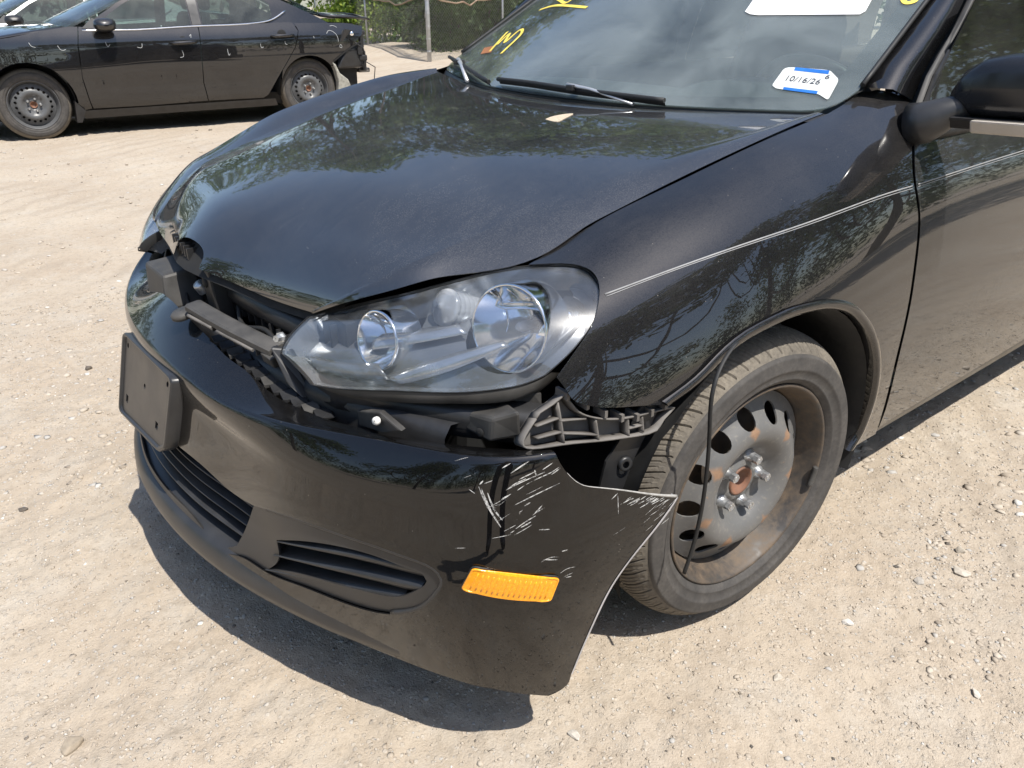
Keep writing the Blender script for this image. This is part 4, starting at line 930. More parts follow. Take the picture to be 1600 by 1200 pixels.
# retaining clips along the broken top edge
cl = spline_pts([(1.50, .002), (1.60, .0), (1.68, .0), (1.76, .002), (1.83, .0)], 12)
for i in range(0, 12):
    p = BS(*cl[i])[0]; n = BS.normal(*cl[i])[0]; mb = MB(); mb.hexa([p+(-.004, -.012, -.004), p+(-.034, -.012, -.004), p+(-.030, .016, -.008), p+(.0, .014, -.008)], [p+(-.004, -.012, .002), p+(-.030, -.010, .003), p+(-.026, .013, -.001), p+(.0, .014, -.001)])
    mb.build('bumper_tab', M['dusty'] if i % 4 == 2 else M['plastic'], bump)

# ================================================================ headlamps
for sgn in (1, -1):
    L_ = LS if sgn > 0 else Surf(LS.P*np.array([1, -1, 1])+np.array([.03, -.02, .0]), LS.ku, LS.kv, False)
    lo = cat_curve(B['lens'], 6)
    hl = trim('headlight', off_surf(L_, -.004), cat_curve(B['lens'], 4), M['clear'], car, h=.02, thick=.001) if False else empty('headlight', tuple(L_(3, 1)[0])); hl.parent = car
    off0 = np.array(hl.location)
    def loc(S_): return Fn(lambda u, v: S_(u, v)-off0, S_.flip)
    trim('lens', loc(L_), lo, M['lens'], hl, h=.012, thick=.002)
    sh = lo.copy(); 
    # dark tub following the lens outline
    P = L_(lo[:, 0], lo[:, 1])-off0; N = L_.normal(lo[:, 0], lo[:, 1]); P2 = np.vstack([P, P[:1]]); N2 = np.vstack([N, N[:1]])
    cenp = P.mean(0)
    MB().grid([P2-N2*.020+(P2-cenp)*.012, P2-N2*.001+(P2-cenp)*.010, P2+N2*.0015+(P2-cenp)*.004, P2+N2*.001]).build('lamp_rim', M['rubber'], hl)
    MB().grid([P2-N2*.004-(P2-cenp)*.004, P2-N2*.024-(P2-cenp)*.012, P2-N2*.050-(P2-cenp)*.020]).build('lamp_wall', M['bezel_bright'], hl)
    c = lo.mean(0); inn = c+(lo-c)*.985
    hs = []
    Sb = loc(off_surf(L_, -.045))
    BW = [((.482, .690, .728), .066, .080, (.93, .30, .22), 'low_beam_reflector', .06), ((.622, .528, .690), .046, .060, (.95, .18, .22), 'high_beam_reflector', .05)]
    def cut(cc, r, ax):
        cc = np.array(cc)-off0; ax = np.array(ax)/np.linalg.norm(ax); e1 = np.cross(ax, (0, 0, 1)); e1 /= np.linalg.norm(e1); e2 = np.cross(e1, ax); out = []
        U, V = np.meshgrid(np.linspace(0, 6, 61), np.linspace(0, 1.7, 30)); Q = Sb(U.ravel(), V.ravel())
        for g in np.linspace(0, 2*math.pi, 29)[:-1]:
            p0 = cc+(r+.003)*(math.cos(g)*e1+math.sin(g)*e2); d = Q-p0; d = d-np.outer(d @ ax, ax); i = (d**2).sum(1).argmin(); x = np.array([U.ravel()[i], V.ravel()[i]])
            for it in range(12):
                f0 = Sb(x[0], x[1])[0]-p0; J = np.c_[(Sb(x[0]+1e-3, x[1])[0]-p0-f0)/1e-3, (Sb(x[0], x[1]+1e-3)[0]-p0-f0)/1e-3, -ax]
                sol = np.linalg.solve(J, -f0); x = x+np.clip(sol[:2], -.3, .3)
            out.append(x)
        return np.array(out)
    hs = [cut(w_[0], w_[1], w_[3]) for w_ in BW] if sgn > 0 else []
    trim('bezel', Sb, inn, M['bezel'], hl, hs, h=.014, thick=.002)
    # black skirt below the lens
    lh = spline_pts(np.array(B['lenshouse'][0]), 40); P = L_(lh[:, 0], lh[:, 1])-off0; lh2 = spline_pts(np.array(B['lenshouse'][1][::-1]), 40); Q = L_(lh2[:, 0], lh2[:, 1])-off0
    MB().grid([Q-np.array([.002, 0, 0]), P+np.array([-.004, 0, 0]), P+np.array([-.03, -.01*sgn, -.012])]).build('lamp_skirt', M['dusty'], hl)
    if sgn < 0: continue
    def bowl(cc, r, depth, ax, name, tube_len):
        cc = np.array(cc)-off0; ax = np.array(ax, float); ax /= np.linalg.norm(ax)
        prof = [(r*math.sqrt(max(t_, .02)), -depth*(1-t_)) for t_ in np.linspace(0, 1, 16)]
        b = MB(); b.lathe(prof, o=cc, axis=ax, seg=40); b.build(name, M['reflector'], hl)
        b = MB(); b.lathe([(r-.001, .001), (r+.0005, .0025), (r+.0025, .002), (r+.003, -.002), (r+.003, -.02), (r+.008, -tube_len)], o=cc, axis=ax, seg=40); b.build('reflector_ring', M['chrome'], hl)
        bl = MB(); bl.lathe([(.004, -depth), (.009, -depth+.004), (.009, -depth*.45), (.006, -depth*.35), (.001, -depth*.33)], o=cc, axis=ax, seg=14); bl.build('bulb', M['clear'], hl)
        # vertical facets of the reflector
        u_ = np.cross(ax, (0, 0, 1)); u_ /= np.linalg.norm(u_)
        for q in (-.45, .1, .55):
            pts = [cc+u_*r*q+np.array([0, 0, 1])*r*s_*math.sqrt(1-q*q)*.96-ax*(depth*(1-(q*q+s_*s_*(1-q*q)*.92)))+ax*.002 for s_ in np.linspace(-1, 1, 12)]
            m_ = MB(); m_.tube(pts, .0012, 5); m_.build('reflector_facet', M['chrome'], hl)
    for w_ in BW: bowl(*w_)
    # ribbed clear indicator unit
    ax = np.array([.90, .05, .42]); ax /= np.linalg.norm(ax); cc = np.array([.528, .585, .742])-off0
    pr = [(.001, .012), (.006, .011), (.007, .009), (.012, .0095), (.013, .0075), (.018, .008), (.019, .006), (.024, .006), (.025, .004), (.029, .003), (.031, -.002)]
    for q in range(7): pr += [(.0305, -.006-.010*q), (.0280, -.009-.010*q), (.0280, -.011-.010*q)]
    MB().lathe(pr, o=cc, axis=ax, seg=32).build('indicator_lens', M['clear'], hl)
    MB().lathe([(.025, -.0), (.024, -.06), (.012, -.075)], o=cc, axis=ax, seg=24).build('indicator_reflector', M['reflector'], hl)
    # chrome shelf between the lamps, and the bright fold below
    SB = off_surf(L_, -.028)
    def band(uva, uvb, d0, d1, mat, name):
        A = np.array([spline_pts(uva, 20), spline_pts(uvb, 20)])
        g = [off_surf(L_, d0)(A[0][:, 0], A[0][:, 1])-off0, off_surf(L_, (d0+d1)/2)((A[0]+A[1])[:, 0]/2, (A[0]+A[1])[:, 1]/2)-off0+np.array([.003, 0, .003]), off_surf(L_, d1)(A[1][:, 0], A[1][:, 1])-off0]
        MB().grid(g).build(name, mat, hl, thick=.002)
    band([(1.7, .35), (2.4, .42), (3.1, .42)], [(2.0, 1.0), (2.8, .92), (3.6, .8)], -.044, -.034, M['bezel_bright'], 'lamp_shelf')
    band([(3.3, .05), (4.4, .1), (5.5, .2)], [(3.9, .35), (4.8, .45), (5.6, .7)], -.042, -.032, M['reflector'], 'lamp_shelf')
    band([(5.05, .05), (5.6, .15), (5.9, .55)], [(4.95, .9), (5.35, 1.0), (5.6, 1.05)], -.040, -.036, M['reflector'], 'lamp_shelf')
    band([(2.35, 1.52), (3.2, 1.22), (4.3, .95)], [(2.75, 1.58), (3.7, 1.35), (4.5, 1.08)], -.043, -.036, M['bezel_bright'], 'bezel_fold')
    band([(.4, 1.18), (1.4, 1.30), (2.3, 1.30)], [(.9, 1.55), (1.7, 1.56), (2.6, 1.52)], -.030, -.026, M['bezel'], 'bezel_fold')
    band([(4.9, 1.45), (5.6, 1.1), (5.85, .5)], [(5.0, 1.2), (5.4, .95), (5.6, .5)], -.03, -.036, M['bezel'], 'bezel_fold')
    # mounting tab under the lamp
    MB().hexa([(.512-off0[0], .742-off0[1], .622-off0[2]), (.500-off0[0], .752-off0[1], .622-off0[2]), (.478-off0[0], .768-off0[1], .628-off0[2]), (.490-off0[0], .760-off0[1], .626-off0[2])], [(.512-off0[0], .742-off0[1], .644-off0[2]), (.500-off0[0], .750-off0[1], .644-off0[2]), (.478-off0[0], .766-off0[1], .650-off0[2]), (.490-off0[0], .762-off0[1], .650-off0[2])]).build('lamp_tab', M['dusty'], hl, bevel=.003)

# ================================================================ broken front end between the lamps
# guide bracket under the wing
SI = off_surf(SS, -.036); go = cat_curve([B['guide'][0]+B['guide'][0][:1]], 3)
gd = trim('bumper_guide', SI, go, M['greyplastic'], car, h=.012, thick=.003)
P = SI(go[:, 0], go[:, 1]); N = SS.normal(go[:, 0], go[:, 1]); P = np.vstack([P, P[:1]]); N = np.vstack([N, N[:1]])
MB().grid([P-N*.002, P+N*.024]).build('guide_rim', M['greyplastic'], gd, thick=.0025)
def rib(a, b, hgt=.022):
    c = np.array([np.array(a)*(1-t_)+np.array(b)*t_ for t_ in np.linspace(0, 1, 6)]); P = SI(c[:, 0], c[:, 1]); N = SS.normal(c[:, 0], c[:, 1])
    MB().strip(P, P+N*hgt).build('guide_rib', M['greyplastic'], gd, thick=.0025)
for a, b in (((-.487, 1.42), (-.490, 1.80)), ((-.430, 1.70), (-.430, 1.90)), ((-.372, 1.80), (-.374, 1.97)), ((-.345, 1.84), (-.345, 1.99)), ((-.527, 1.53), (-.490, 1.55)), ((-.530, 1.64), (-.490, 1.68)), ((-.488, 1.58), (-.445, 1.66)), ((-.487, 1.70), (-.43, 1.84)), ((-.372, 1.90), (-.345, 1.92))): rib(a, b)
for q in range(7):          # teeth on its upper edge
    t_ = q/6; uv = np.array([(-.470, 1.42)])*(1-t_)+np.array([(-.30, 1.84)])*t_; uv[0, 1] += .16*math.sin(math.pi*t_)
    p = SS(uv[:, 0], uv[:, 1])[0]-np.array([0, .02, .0]); MB().box(p, (.006, .026, .012)).build('guide_tooth', M['greyplastic'], gd)
# bumper beam end, foam carrier and beam
MB().hexa([(.575, .765, .597), (.577, .690, .590), (.500, .690, .590), (.543, .800, .612)], [(.570, .765, .635), (.571, .690, .616), (.505, .700, .622), (.546, .800, .655)]).build('beam_end_cap', M['dusty'], car, bevel=.005)
MB().lathe([(.001, .001), (.006, .001), (.007, 0)], o=(.578, .745, .606), axis=(.9, .4, .1), seg=14).build('cap_hole', M['dark'], car)
G = []
for y in np.linspace(-.70, .70, 40):
    x = .755-.33*abs(y)**2.1; G.append([(x-.06, y, .60), (x, y, .605), (x+.012, y, .585), (x+.012, y, .50), (x, y, .48), (x-.06, y, .48)])
MB().grid(G).build('bumper_beam', M['plastic'], car)
G = []
for y in np.linspace(.40, .79, 24):
    x = np.interp(y, [.4, .5, .6, .7, .79], [.70, .685, .635, .575, .50]); G.append([(x-.03, y, .636), (x+.004, y, .620), (x+.010, y, .606), (x+.004, y, .592), (x+.010, y, .580), (x-.03, y, .575)])
MB().grid(G).build('lamp_carrier', M['plastic'], car, thick=.002)
cb = MB(); cb.prism([(.675, .51, .575), (.675, .62, .618), (.672, .682, .612), (.675, .626, .584), (.675, .547, .560)], (-.014, -.01, -.004)); cbo = cb.build('carrier_bracket', M['dusty'], car, bevel=.003)
MB().lathe([(.001, .006), (.006, .005), (.007, 0), (.004, -.004)], o=(.681, .622, .606), axis=(.8, .4, .4), seg=12).build('push_clip', M['clip'], cbo)
# slam panel, latch strut, grille support bar, fan shroud, radiator
G = []
for y in np.linspace(-.42, .42, 30):
    x = .715-.16*(y/.42)**2*.45; z = .672-.02*(y/.42)**2; G.append([(x-.10, y, z+.012), (x-.02, y, z+.014), (x-.004, y, z+.004), (x, y, z-.018), (x-.006, y, z-.030)])
MB().grid(G).build('slam_panel', M['plastic'], car, thick=.003)
MB().hexa([(.735, .03, .56), (.70, .03, .56), (.70, .085, .56), (.735, .085, .56)], [(.742, .02, .715), (.70, .02, .72), (.70, .075, .72), (.742, .075, .715)]).build('latch_strut', M['plastic'], car, bevel=.005)
MB().lathe([(.001, .004), (.010, .004), (.012, 0)], o=(.741, .05, .682), axis=(1, 0, .1), seg=16).build('strut_hole', M['dark'], car)
gb = MB(); a0, a1 = np.array([.790, .118, .669]), np.array([.722, .345, .640])
G = []
for t_ in np.linspace(0, 1, 20):
    p = a0*(1-t_)+a1*t_+np.array([.006*math.sin(math.pi*t_), 0, .002*math.sin(math.pi*t_)])
    G.append([p+(-.018, -.006, -.010), p+(-.018, -.006, .001), p+(-.012, -.004, .003), p+(.011, .003, .002), p+(.015, .005, -.001), p+(.015, .005, -.010)])
gb.grid(G, False); gb.add(G[-1], [(5, 4, 3, 2, 1, 0)]); gb.add(G[0], [(0, 1, 2, 3, 4, 5)]); gbo = gb.build('grille_support_bar', M['dusty'], car)
for q in range(7):
    t_ = .08+.13*q; p = a0*(1-t_)+a1*t_; MB().box(p+(.004, .002, -.016), (.026, .004, .012)).build('bar_web', M['plastic'], gbo)
MB().lathe([(.001, .006), (.018, .005), (.022, .001), (.022, -.006), (.018, -.009)], o=(.805, .094, .646), axis=(.25, 0, 1), seg=28).build('bar_end_pad', M['dusty'], gbo)
for t0, t1 in ((.06, .36), (.42, .84)):
    pts = [a0*(1-t_)+a1*t_+np.array([.020, .006, -.012]) for t_ in np.linspace(t0, t1, 8)]
    MB().tube(pts, .0032, 6).build('bar_rail', M['greyplastic'], gbo)
MB().hexa([(.742, .325, .612), (.700, .325, .612), (.695, .352, .610), (.735, .358, .608)], [(.746, .325, .632), (.704, .325, .638), (.698, .352, .636), (.742, .360, .628)]).build('bar_end_box', M['dusty'], gbo, bevel=.003)
# wiring and small fittings in the open nose
for q, (pa, r_) in enumerate((([(.70, .10, .64), (.715, .16, .618), (.70, .22, .628), (.70, .30, .61)], .005), ([(.69, .28, .64), (.71, .33, .60), (.69, .37, .59)], .004), ([(.74, -.10, .64), (.76, -.03, .615), (.74, .06, .625), (.735, .12, .60)], .004))):
    MB().tube(spline_pts(pa, 20), r_, 7).build('wiring_loom', M['rubber'], car)
for q in range(9): MB().box((.692-.0035*q*.6, .06+.030*q, .640-.002*q), (.030, .003, .030)).build('slam_panel_rib', M['plastic'], car)
MB().lathe([(.001, .010), (.012, .010), (.014, .006), (.014, -.012)], o=(.735, -.01, .655), axis=(.5, 0, .9), seg=18).build('hood_catch', M['steelbolt'], car)
ring = [(.70+.01*math.cos(g), -.17+.13*math.cos(g), .60+.13*math.sin(g)) for g in np.linspace(0, 2*math.pi, 33)]
A = [np.array(p) for p in ring]; Bq = [p*np.array([1, 0, 0])+np.array([-.005, -.17, .60])+(p-np.array([.70, -.17, .60]))*np.array([0, .68, .68]) for p in A]
MB().grid([[p+(-.04, 0, 0) for p in A], A, Bq, [p+(-.05, 0, 0) for p in Bq]]).build('fan_shroud', M['plastic'], car)
rd = MB()
for q in range(34): rd.box((.640, -.45+.0265*q, .50), (.03, .004, .38))
rd.box((.632, 0, .50), (.02, .92, .40)); tag(rd.build('radiator_core', M['dark'], car), kind='stuff')
MB().hexa([(.80, -.20, .60), (.72, -.20, .60), (.72, -.06, .60), (.80, -.06, .60)], [(.79, -.22, .665), (.72, -.22, .67), (.72, -.08, .675), (.79, -.08, .67)]).build('grille_carrier', M['dusty'], car, bevel=.006)
for q in range(6):
    MB().box((.700, -.10+.018*q, .735-.002*q), (.10, .005, .022)).build('hood_stiffener_rib', M['plastic'], car)
MB().lathe([(.001, .016), (.006, .016), (.0065, .010), (.0065, .004), (.010, .004), (.010, 0)], o=(.716, .362, .664), axis=(.8, .5, .2), seg=6, smooth=False).build('lamp_bolt', M['steelbolt'], car)
MB().prism([(.742, .37, .655), (.735, .405, .60), (.72, .43, .575), (.70, .43, .575), (.715, .385, .65)], (-.01, -.006, 0)).build('carrier_arm', M['plastic'], car, bevel=.003)
# loose arch trim hanging in front of the wheel
lp = spline_pts(np.array(B['strip'][0]), 40); P = SS(lp[:, 0], np.minimum(lp[:, 1], 3.4)); 
hang = [(.154,.87,.681),(.201,.882,.664),(.231,.892,.633),(.235,.898,.559),(.234,.903,.481),(.24,.906,.382),(.251,.905,.314),(.26,.904,.279)]
MB().tube(spline_pts(hang, 50), .0036, 8, flat=.55).build('hanging_arch_trim', M['rubber'], car)
# ================================================================ parked sedans
def build_sedan(root, paint, wrecked):
    zz = [.16, .28, .45, .62, .75, .86, .95]; yy = [.80, .862, .888, .903, .897, .885, .853]
    xs = [.92, .75, .5, .2, -.3, -1.0, -1.8, -2.5, -3.0, -3.3, -3.55, -3.75]; pf = [.74, .88, .965, .995, 1, 1, 1, .998, .975, .94, .88, .78]
    S1 = Surf(np.array([[(x, y*p-.006*math.cos((z-.5)*9)*(x < -.3), z) for x, p in zip(xs, pf)] for y, z in zip(yy, zz)]), ku=[-x for x in xs], kv=zz, flip=False)
    gx_ = [.0, -.5, -1.0, -1.6, -2.2, -2.7, -3.1]
    gp = [.92, .985, 1, 1.0, .99, .95, .88]
    S2 = Surf(np.array([[(x, y*p, z) for x, p in zip(gx_, gp)] for y, z in ((.845, .95), (.79, 1.08), (.725, 1.22), (.60, 1.40))]), ku=[-x for x in gx_], kv=[.95, 1.08, 1.22, 1.40], flip=False)
    arc = lambda cx, r, a0, a1, n=18: [(-(cx+r*math.cos(math.radians(a))), .325+r*math.sin(math.radians(a))) for a in np.linspace(a0, a1, n)]
    fen = [(-.70, .42), (-.72, .66), (-.62, .80), (-.30, .872), (-.05, .905), (.19, .950), (.42, .985), (.519, .985), (.475, .82), (.448, .54), (.467, .334), (.478, .263), (.40, .25), (.34, .30)]+arc(0, .372, 180, 0)
    fdo = [(.527, .985), (.483, .82), (.456, .54), (.475, .334), (.49, .262), (1.0, .258), (1.578, .268), (1.558, .442), (1.579, .733), (1.602, .934), (1.603, .972), (1.2, .952), (.85, .945)]
    rdo = [(1.587, .268), (1.566, .442), (1.587, .733), (1.610, .934), (1.611, .972), (2.0, .985), (2.35, .995), (2.56, 1.0), (2.60, .99), (2.638, .917), (2.573, .755), (2.40, .53), (2.222, .292), (2.17, .262)]
    tail = [(3.43, .95), (3.40, .866), (3.295, .775), (2.997, .586)] if wrecked else [(3.62, .93), (3.70, .75), (3.70, .40), (3.5, .26), (3.10, .26)]
    qua = [(2.60, .995), (2.645, .917), (2.581, .755), (2.408, .53), (2.33, .42)]+arc(-2.72, .345, 165, 35 if wrecked else 5, 14)[::1]
    qua = [(2.62, .985), (2.645, .917), (2.581, .755), (2.408, .53), (2.36, .44)]+[p for p in arc(-2.72, .345, 18, 142 if wrecked else 172, 16)]
    # arc angles run front to rear here
    qua = [(2.62, .990), (2.645, .917), (2.581, .755), (2.408, .53), (2.392, .43)]+[(2.72-.345*math.cos(math.radians(a)), .325+.345*math.sin(math.radians(a))) for a in np.linspace(20, 138 if wrecked else 172, 16)]+tail[::-1]+[(3.2, .985), (2.9, .99)]
    for sgn in (1, -1):
        A = S1 if sgn > 0 else mirror(S1); G2 = S2 if sgn > 0 else mirror(S2)
        det = .03 if sgn > 0 else .08
        trim('front_wing', A, fen, paint, root, h=det)
        fd = trim('front_door', A, fdo, paint, root, h=det); rd = trim('rear_door', A, rdo, paint, root, h=det)
        trim('rear_wing', A, qua, paint, root, h=det)
        trim('sill', A, [(.38, .245), (2.30, .245), (2.33, .17), (.40, .17)], M['trim'], root, h=.1)
        w1 = [(.62, .965), (.95, 1.17), (1.15, 1.265), (1.35, 1.325), (1.555, 1.345), (1.545, .985), (1.2, .97), (.85, .958)]
        w2 = [(1.66, .99), (1.67, 1.345), (2.0, 1.335), (2.28, 1.27), (2.40, 1.18), (2.40, 1.055), (2.34, 1.015), (2.0, 1.0)]
        trim('door_window', G2, w1, M['bgglass'], fd, h=.06, thick=.003)
        trim('door_window', G2, w2, M['bgglass'], rd, h=.06, thick=.003)
        outl = [(.50, .955), (.55, .975), (.92, 1.19), (1.13, 1.29), (1.35, 1.36), (1.60, 1.385), (2.0, 1.375), (2.32, 1.31), (2.62, 1.18), (2.9, 1.06), (3.05, .985), (2.6, .955), (1.5, .952)]
        trim('window_surround', G2, outl, paint if wrecked else paint, root, [w1, w2], h=.05, off=-.003, thick=.003)
        trim('centre_pillar', G2, [(1.56, .985), (1.565, 1.35), (1.655, 1.35), (1.645, .988)], M['trim'], root, h=.06, off=.003)
        mb = MB(); c = spline_pts([(.55, .953), (.85, .948), (1.6, .975), (2.25, 1.0), (2.36, 1.018), (2.56, 1.112)], 50); P = G2(c[:, 0], np.maximum(c[:, 1], .951)); f = np.array([0, sgn*.008, 0])
        mb.tube(P+f, .013, 6, flat=.7); mb.build('chrome_belt', M['chrome'], root)
        for (x, z), d in (((-1.43, .826), fd), ((-2.45, .870), rd)):
            yb = float(np.interp(z, zz, yy)); f_ = lambda *p: np.array([p[0], sgn*p[1], p[2]])
            MB().tube([f_(x+.125, yb+.012, z-.003), f_(x+.08, yb+.038, z), f_(x-.06, yb+.038, z+.004), f_(x-.125, yb+.016, z+.006)], [.012, .017, .017, .014], 8).build('door_handle', paint, d)
            MB().lathe([(.001, .002), (.045, .002), (.05, 0)], o=f_(x+.0, yb-.002, z+.012), axis=f_(0, 1, .05), seg=20).build('handle_recess', M['dark'], d)
        H = []
        for y_, z0, z1, dx in ((.86, .965, .985, .03), (.88, .945, 1.02, .07), (.93, .938, 1.055, .095), (1.0, .945, 1.058, .095), (1.05, .965, 1.03, .06), (1.06, .99, 1.0, .02)):
            H.append([(-.735+dx*math.copysign(abs(math.cos(g))**.7, math.cos(g)), sgn*y_, (z0+z1)/2+(z1-z0)/2*math.copysign(abs(math.sin(g))**.7, math.sin(g))) for g in np.linspace(0, 2*math.pi, 17)])
        MB().grid(H).build('door_mirror', paint if wrecked else M['plastic'], root)
        MB().prism([(-.55, sgn*.84, .97), (-.80, sgn*.83, .97), (-.66, sgn*.80, 1.06)], (0, sgn*.01, 0)).build('mirror_sail', M['plastic'], root)
        MB().hexa([(-.345, sgn*.74, .30), (-.36, sgn*.74, .30), (-.36, sgn*.875, .30), (-.345, sgn*.875, .30)], [(-.335, sgn*.74, .36), (-.345, sgn*.74, .36), (-.345, sgn*.885, .36), (-.335, sgn*.885, .36)]).build('mudflap', M['plastic'], root) if False else None
        MB().prism([(-.339, sgn*.888, .342), (-.415, sgn*.882, .250), (-.365, sgn*.862, .141), (-.32, sgn*.862, .144)], (0, -.14*sgn, 0)).build('mudflap', M['plastic'], root)
        for wx in (0, -2.72):
            G = [[(wx+.355*math.cos(g), sgn*y_, .335+.355*math.sin(g)) for y_ in (.55, .7, .86)] for g in np.radians(np.linspace(-10, 190, 30))]
            MB().grid(G).build('arch_liner', M['dark'], root)
            MB().lathe([(.001, 0), (.34, 0)], o=(wx, sgn*.56, .335), axis=(0, 1, 0), seg=24).build('arch_back', M['dark'], root)
            make_wheel(root, (wx, sgn*.80, .32), 0 if sgn > 0 else math.pi, R=.322, RF=.216, holes=20, rh=.150, hr=.0125, steel=M['bgsteel'], barrel=M['bgsteel'], detail=False)
    # hood, roof, screens, boot
    def loft(st, name, mat, n=15, crown=.05, pw=2, thick=.003):
        G = [[(x+dx*(1-abs(s)**pw), hw*s, z+cr*(1-abs(s)**2.2)) for s in np.linspace(-1, 1, n)] for x, hw, z, dx, cr in st]
        return MB().grid(G).build(name, mat, root, thick=thick)
    loft([(.66, .62, .74, .18, .01), (.60, .66, .80, .16, .03), (.45, .70, .845, .14, .04), (.2, .74, .885, .12, .045), (-.1, .77, .932, .12, .045), (-.42, .80, .985, .14, .03)], 'hood', paint)
    loft([(-.44, .80, .965, .16, .03), (-.60, .775, 1.035, .15, .04), (-.85, .715, 1.15, .12, .045), (-1.10, .655, 1.27, .09, .045), (-1.28, .60, 1.352, .07, .045)], 'windscreen', M['bgglass'])
    loft([(-1.26, .60, 1.355, .07, .045), (-1.5, .605, 1.395, .03, .05), (-1.9, .60, 1.405, 0, .05), (-2.2, .585, 1.375, 0, .05), (-2.45, .565, 1.32, -.03, .05)], 'roof', paint)
    loft([(-2.44, .565, 1.315, -.03, .05), (-2.65, .60, 1.23, -.03, .05), (-2.85, .64, 1.14, -.03, .04), (-3.0, .67, 1.07, -.02, .03)], 'rear_window', M['bgglass'])
    if wrecked:
        bt = loft([(-2.98, .70, 1.075, -.02, .03), (-3.15, .72, 1.06, 0, .03), (-3.35, .72, 1.055, 0, .03), (-3.52, .70, 1.035, 0, .025)], 'boot_lid', paint, thick=.03)
        loft([(-3.40, .66, 1.075, -.04, .01), (-3.58, .64, 1.03, -.04, .01), (-3.60, .64, 1.015, -.04, .01)], 'boot_spoiler', M['plastic'], thick=.015)
        MB().hexa([(-3.02, -.78, .30), (-3.36, -.70, .30), (-3.36, .70, .30), (-3.02, .78, .30)], [(-3.05, -.78, .98), (-3.38, -.70, .98), (-3.38, .70, .98), (-3.05, .78, .98)]).build('rear_panel', M['dark'], root, bevel=.03)
        MB().hexa([(-3.10, .72, .50), (-3.40, .66, .50), (-3.40, .80, .52), (-3.05, .86, .52)], [(-3.12, .72, .76), (-3.42, .66, .76), (-3.42, .78, .74), (-3.20, .86, .72)]).build('broken_inner_panel', M['plastic'], root, bevel=.02)
        MB().prism([(-2.985, .885, .60), (-3.03, .885, .565), (-3.075, .88, .47), (-3.17, .87, .40), (-3.20, .865, .33), (-3.13, .87, .30), (-3.09, .875, .25), (-3.03, .88, .27), (-3.045, .88, .38), (-3.02, .885, .50)], (0, -.10, 0)).build('torn_arch_liner', m_plain('pale_liner', (.30, .29, .25), .8, var=.3), root, bevel=.015)
        MB().hexa([(-3.10, .86, .80), (-3.30, .79, .80), (-3.30, .80, .80), (-3.10, .885, .80)], [(-3.18, .85, .925), (-3.36, .77, .90), (-3.36, .79, .90), (-3.18, .875, .925)]).build('tail_lamp_socket', M['plastic'], root, bevel=.01)
        MB().lathe([(.001, .01), (.018, .008), (.024, 0)], o=(-3.27, .845, .875), axis=(0, 1, 0), seg=14).build('lamp_reflector', M['reflector'], root)
        for (x, y, z), d in (((-3.42, .74, .80), (.05, .05, .16)), ((-3.40, .80, .62), (.10, .04, .06)), ((-3.44, .70, .58), (.05, .10, .22)), ((-3.36, .82, .70), (.06, .03, .10)), ((-3.46, .62, .88), (.06, .20, .05))): MB().box((x, y, z), d).build('bent_bracket', M['plastic'], root, bevel=.012)
        MB().tube([(-3.30, .84, .78), (-3.40, .82, .72), (-3.44, .80, .60), (-3.38, .82, .52)], .012, 7).build('lamp_harness', M['rubber'], root)
        MB().box((-3.50, .55, .47), (.14, .10, .05)).build('beam_stub', M['greyplastic'], root, bevel=.01)
        MB().tube([(-3.40, .60, .52), (-3.52, .62, .56), (-3.62, .64, .50), (-3.60, .63, .36), (-3.61, .62, .18)], .006, 6).build('dangling_wire', M['rubber'], root)
        mb = MB(); ribbon(mb, S1, [(3.40, .80), (3.2, .715), (3.01, .60)], .018, .004); mb.build('bumper_seam', M['dark'], root)
        for p in ([(.085, .86), (.10, .83), (.13, .82)], [(.31, .83), (.335, .79), (.37, .795)], [(.72, .85), (.735, .81), (.755, .83)], [(.99, .80), (1.03, .795), (1.04, .83)], [(1.40, .76), (1.40, .70), (1.37, .695)], [(1.85, .76), (1.86, .70), (1.87, .715)], [(2.20, .80), (2.21, .76), (2.23, .77)], [(2.47, .82), (2.475, .79), (2.49, .785)], [(2.80, .86), (2.805, .84)], [(2.96, .88), (2.99, .91), (3.04, .90), (3.08, .86), (3.09, .80)], [(3.11, .77), (3.125, .755), (3.12, .735), (3.10, .745), (3.11, .77)], [(3.02, .955), (3.05, .96), (3.10, .94)], [(1.50, .885), (1.515, .90), (1.51, .87)]):
            mb = MB(); ribbon(mb, S1, p, .0038, .003); mb.build('chalk_mark', M['wax_white'], root)
    else:
        loft([(-2.98, .70, 1.075, -.02, .03), (-3.25, .72, 1.055, 0, .03), (-3.52, .70, 1.02, -.03, .02), (-3.60, .70, .80, -.05, .0), (-3.62, .70, .55, -.05, .0)], 'boot_lid', paint)
        loft([(-3.60, .74, .62, -.06, 0), (-3.68, .76, .50, -.06, 0), (-3.66, .76, .32, -.06, 0)], 'rear_bumper', paint)
        for sgn in (1, -1): MB().hexa([(-3.44, sgn*.62, .80), (-3.60, sgn*.58, .80), (-3.60, sgn*.70, .80), (-3.40, sgn*.83, .80)], [(-3.44, sgn*.62, .93), (-3.60, sgn*.58, .93), (-3.58, sgn*.70, .93), (-3.38, sgn*.81, .93)]).build('tail_lamp', m_plain('red_lamp', (.4, .02, .02), .2), root, bevel=.01)
    loft([(.66, .66, .73, .20, 0), (.70, .72, .60, .19, 0), (.71, .74, .45, .20, 0), (.68, .74, .28, .20, 0), (.60, .74, .20, .18, 0)], 'front_bumper', paint)
    MB().hexa([(.80, -.30, .50), (.86, -.30, .50), (.86, .30, .50), (.80, .30, .50)], [(.80, -.34, .68), (.84, -.34, .68), (.84, .34, .68), (.80, .34, .68)]).build('grille', M['dark'], root, bevel=.02)
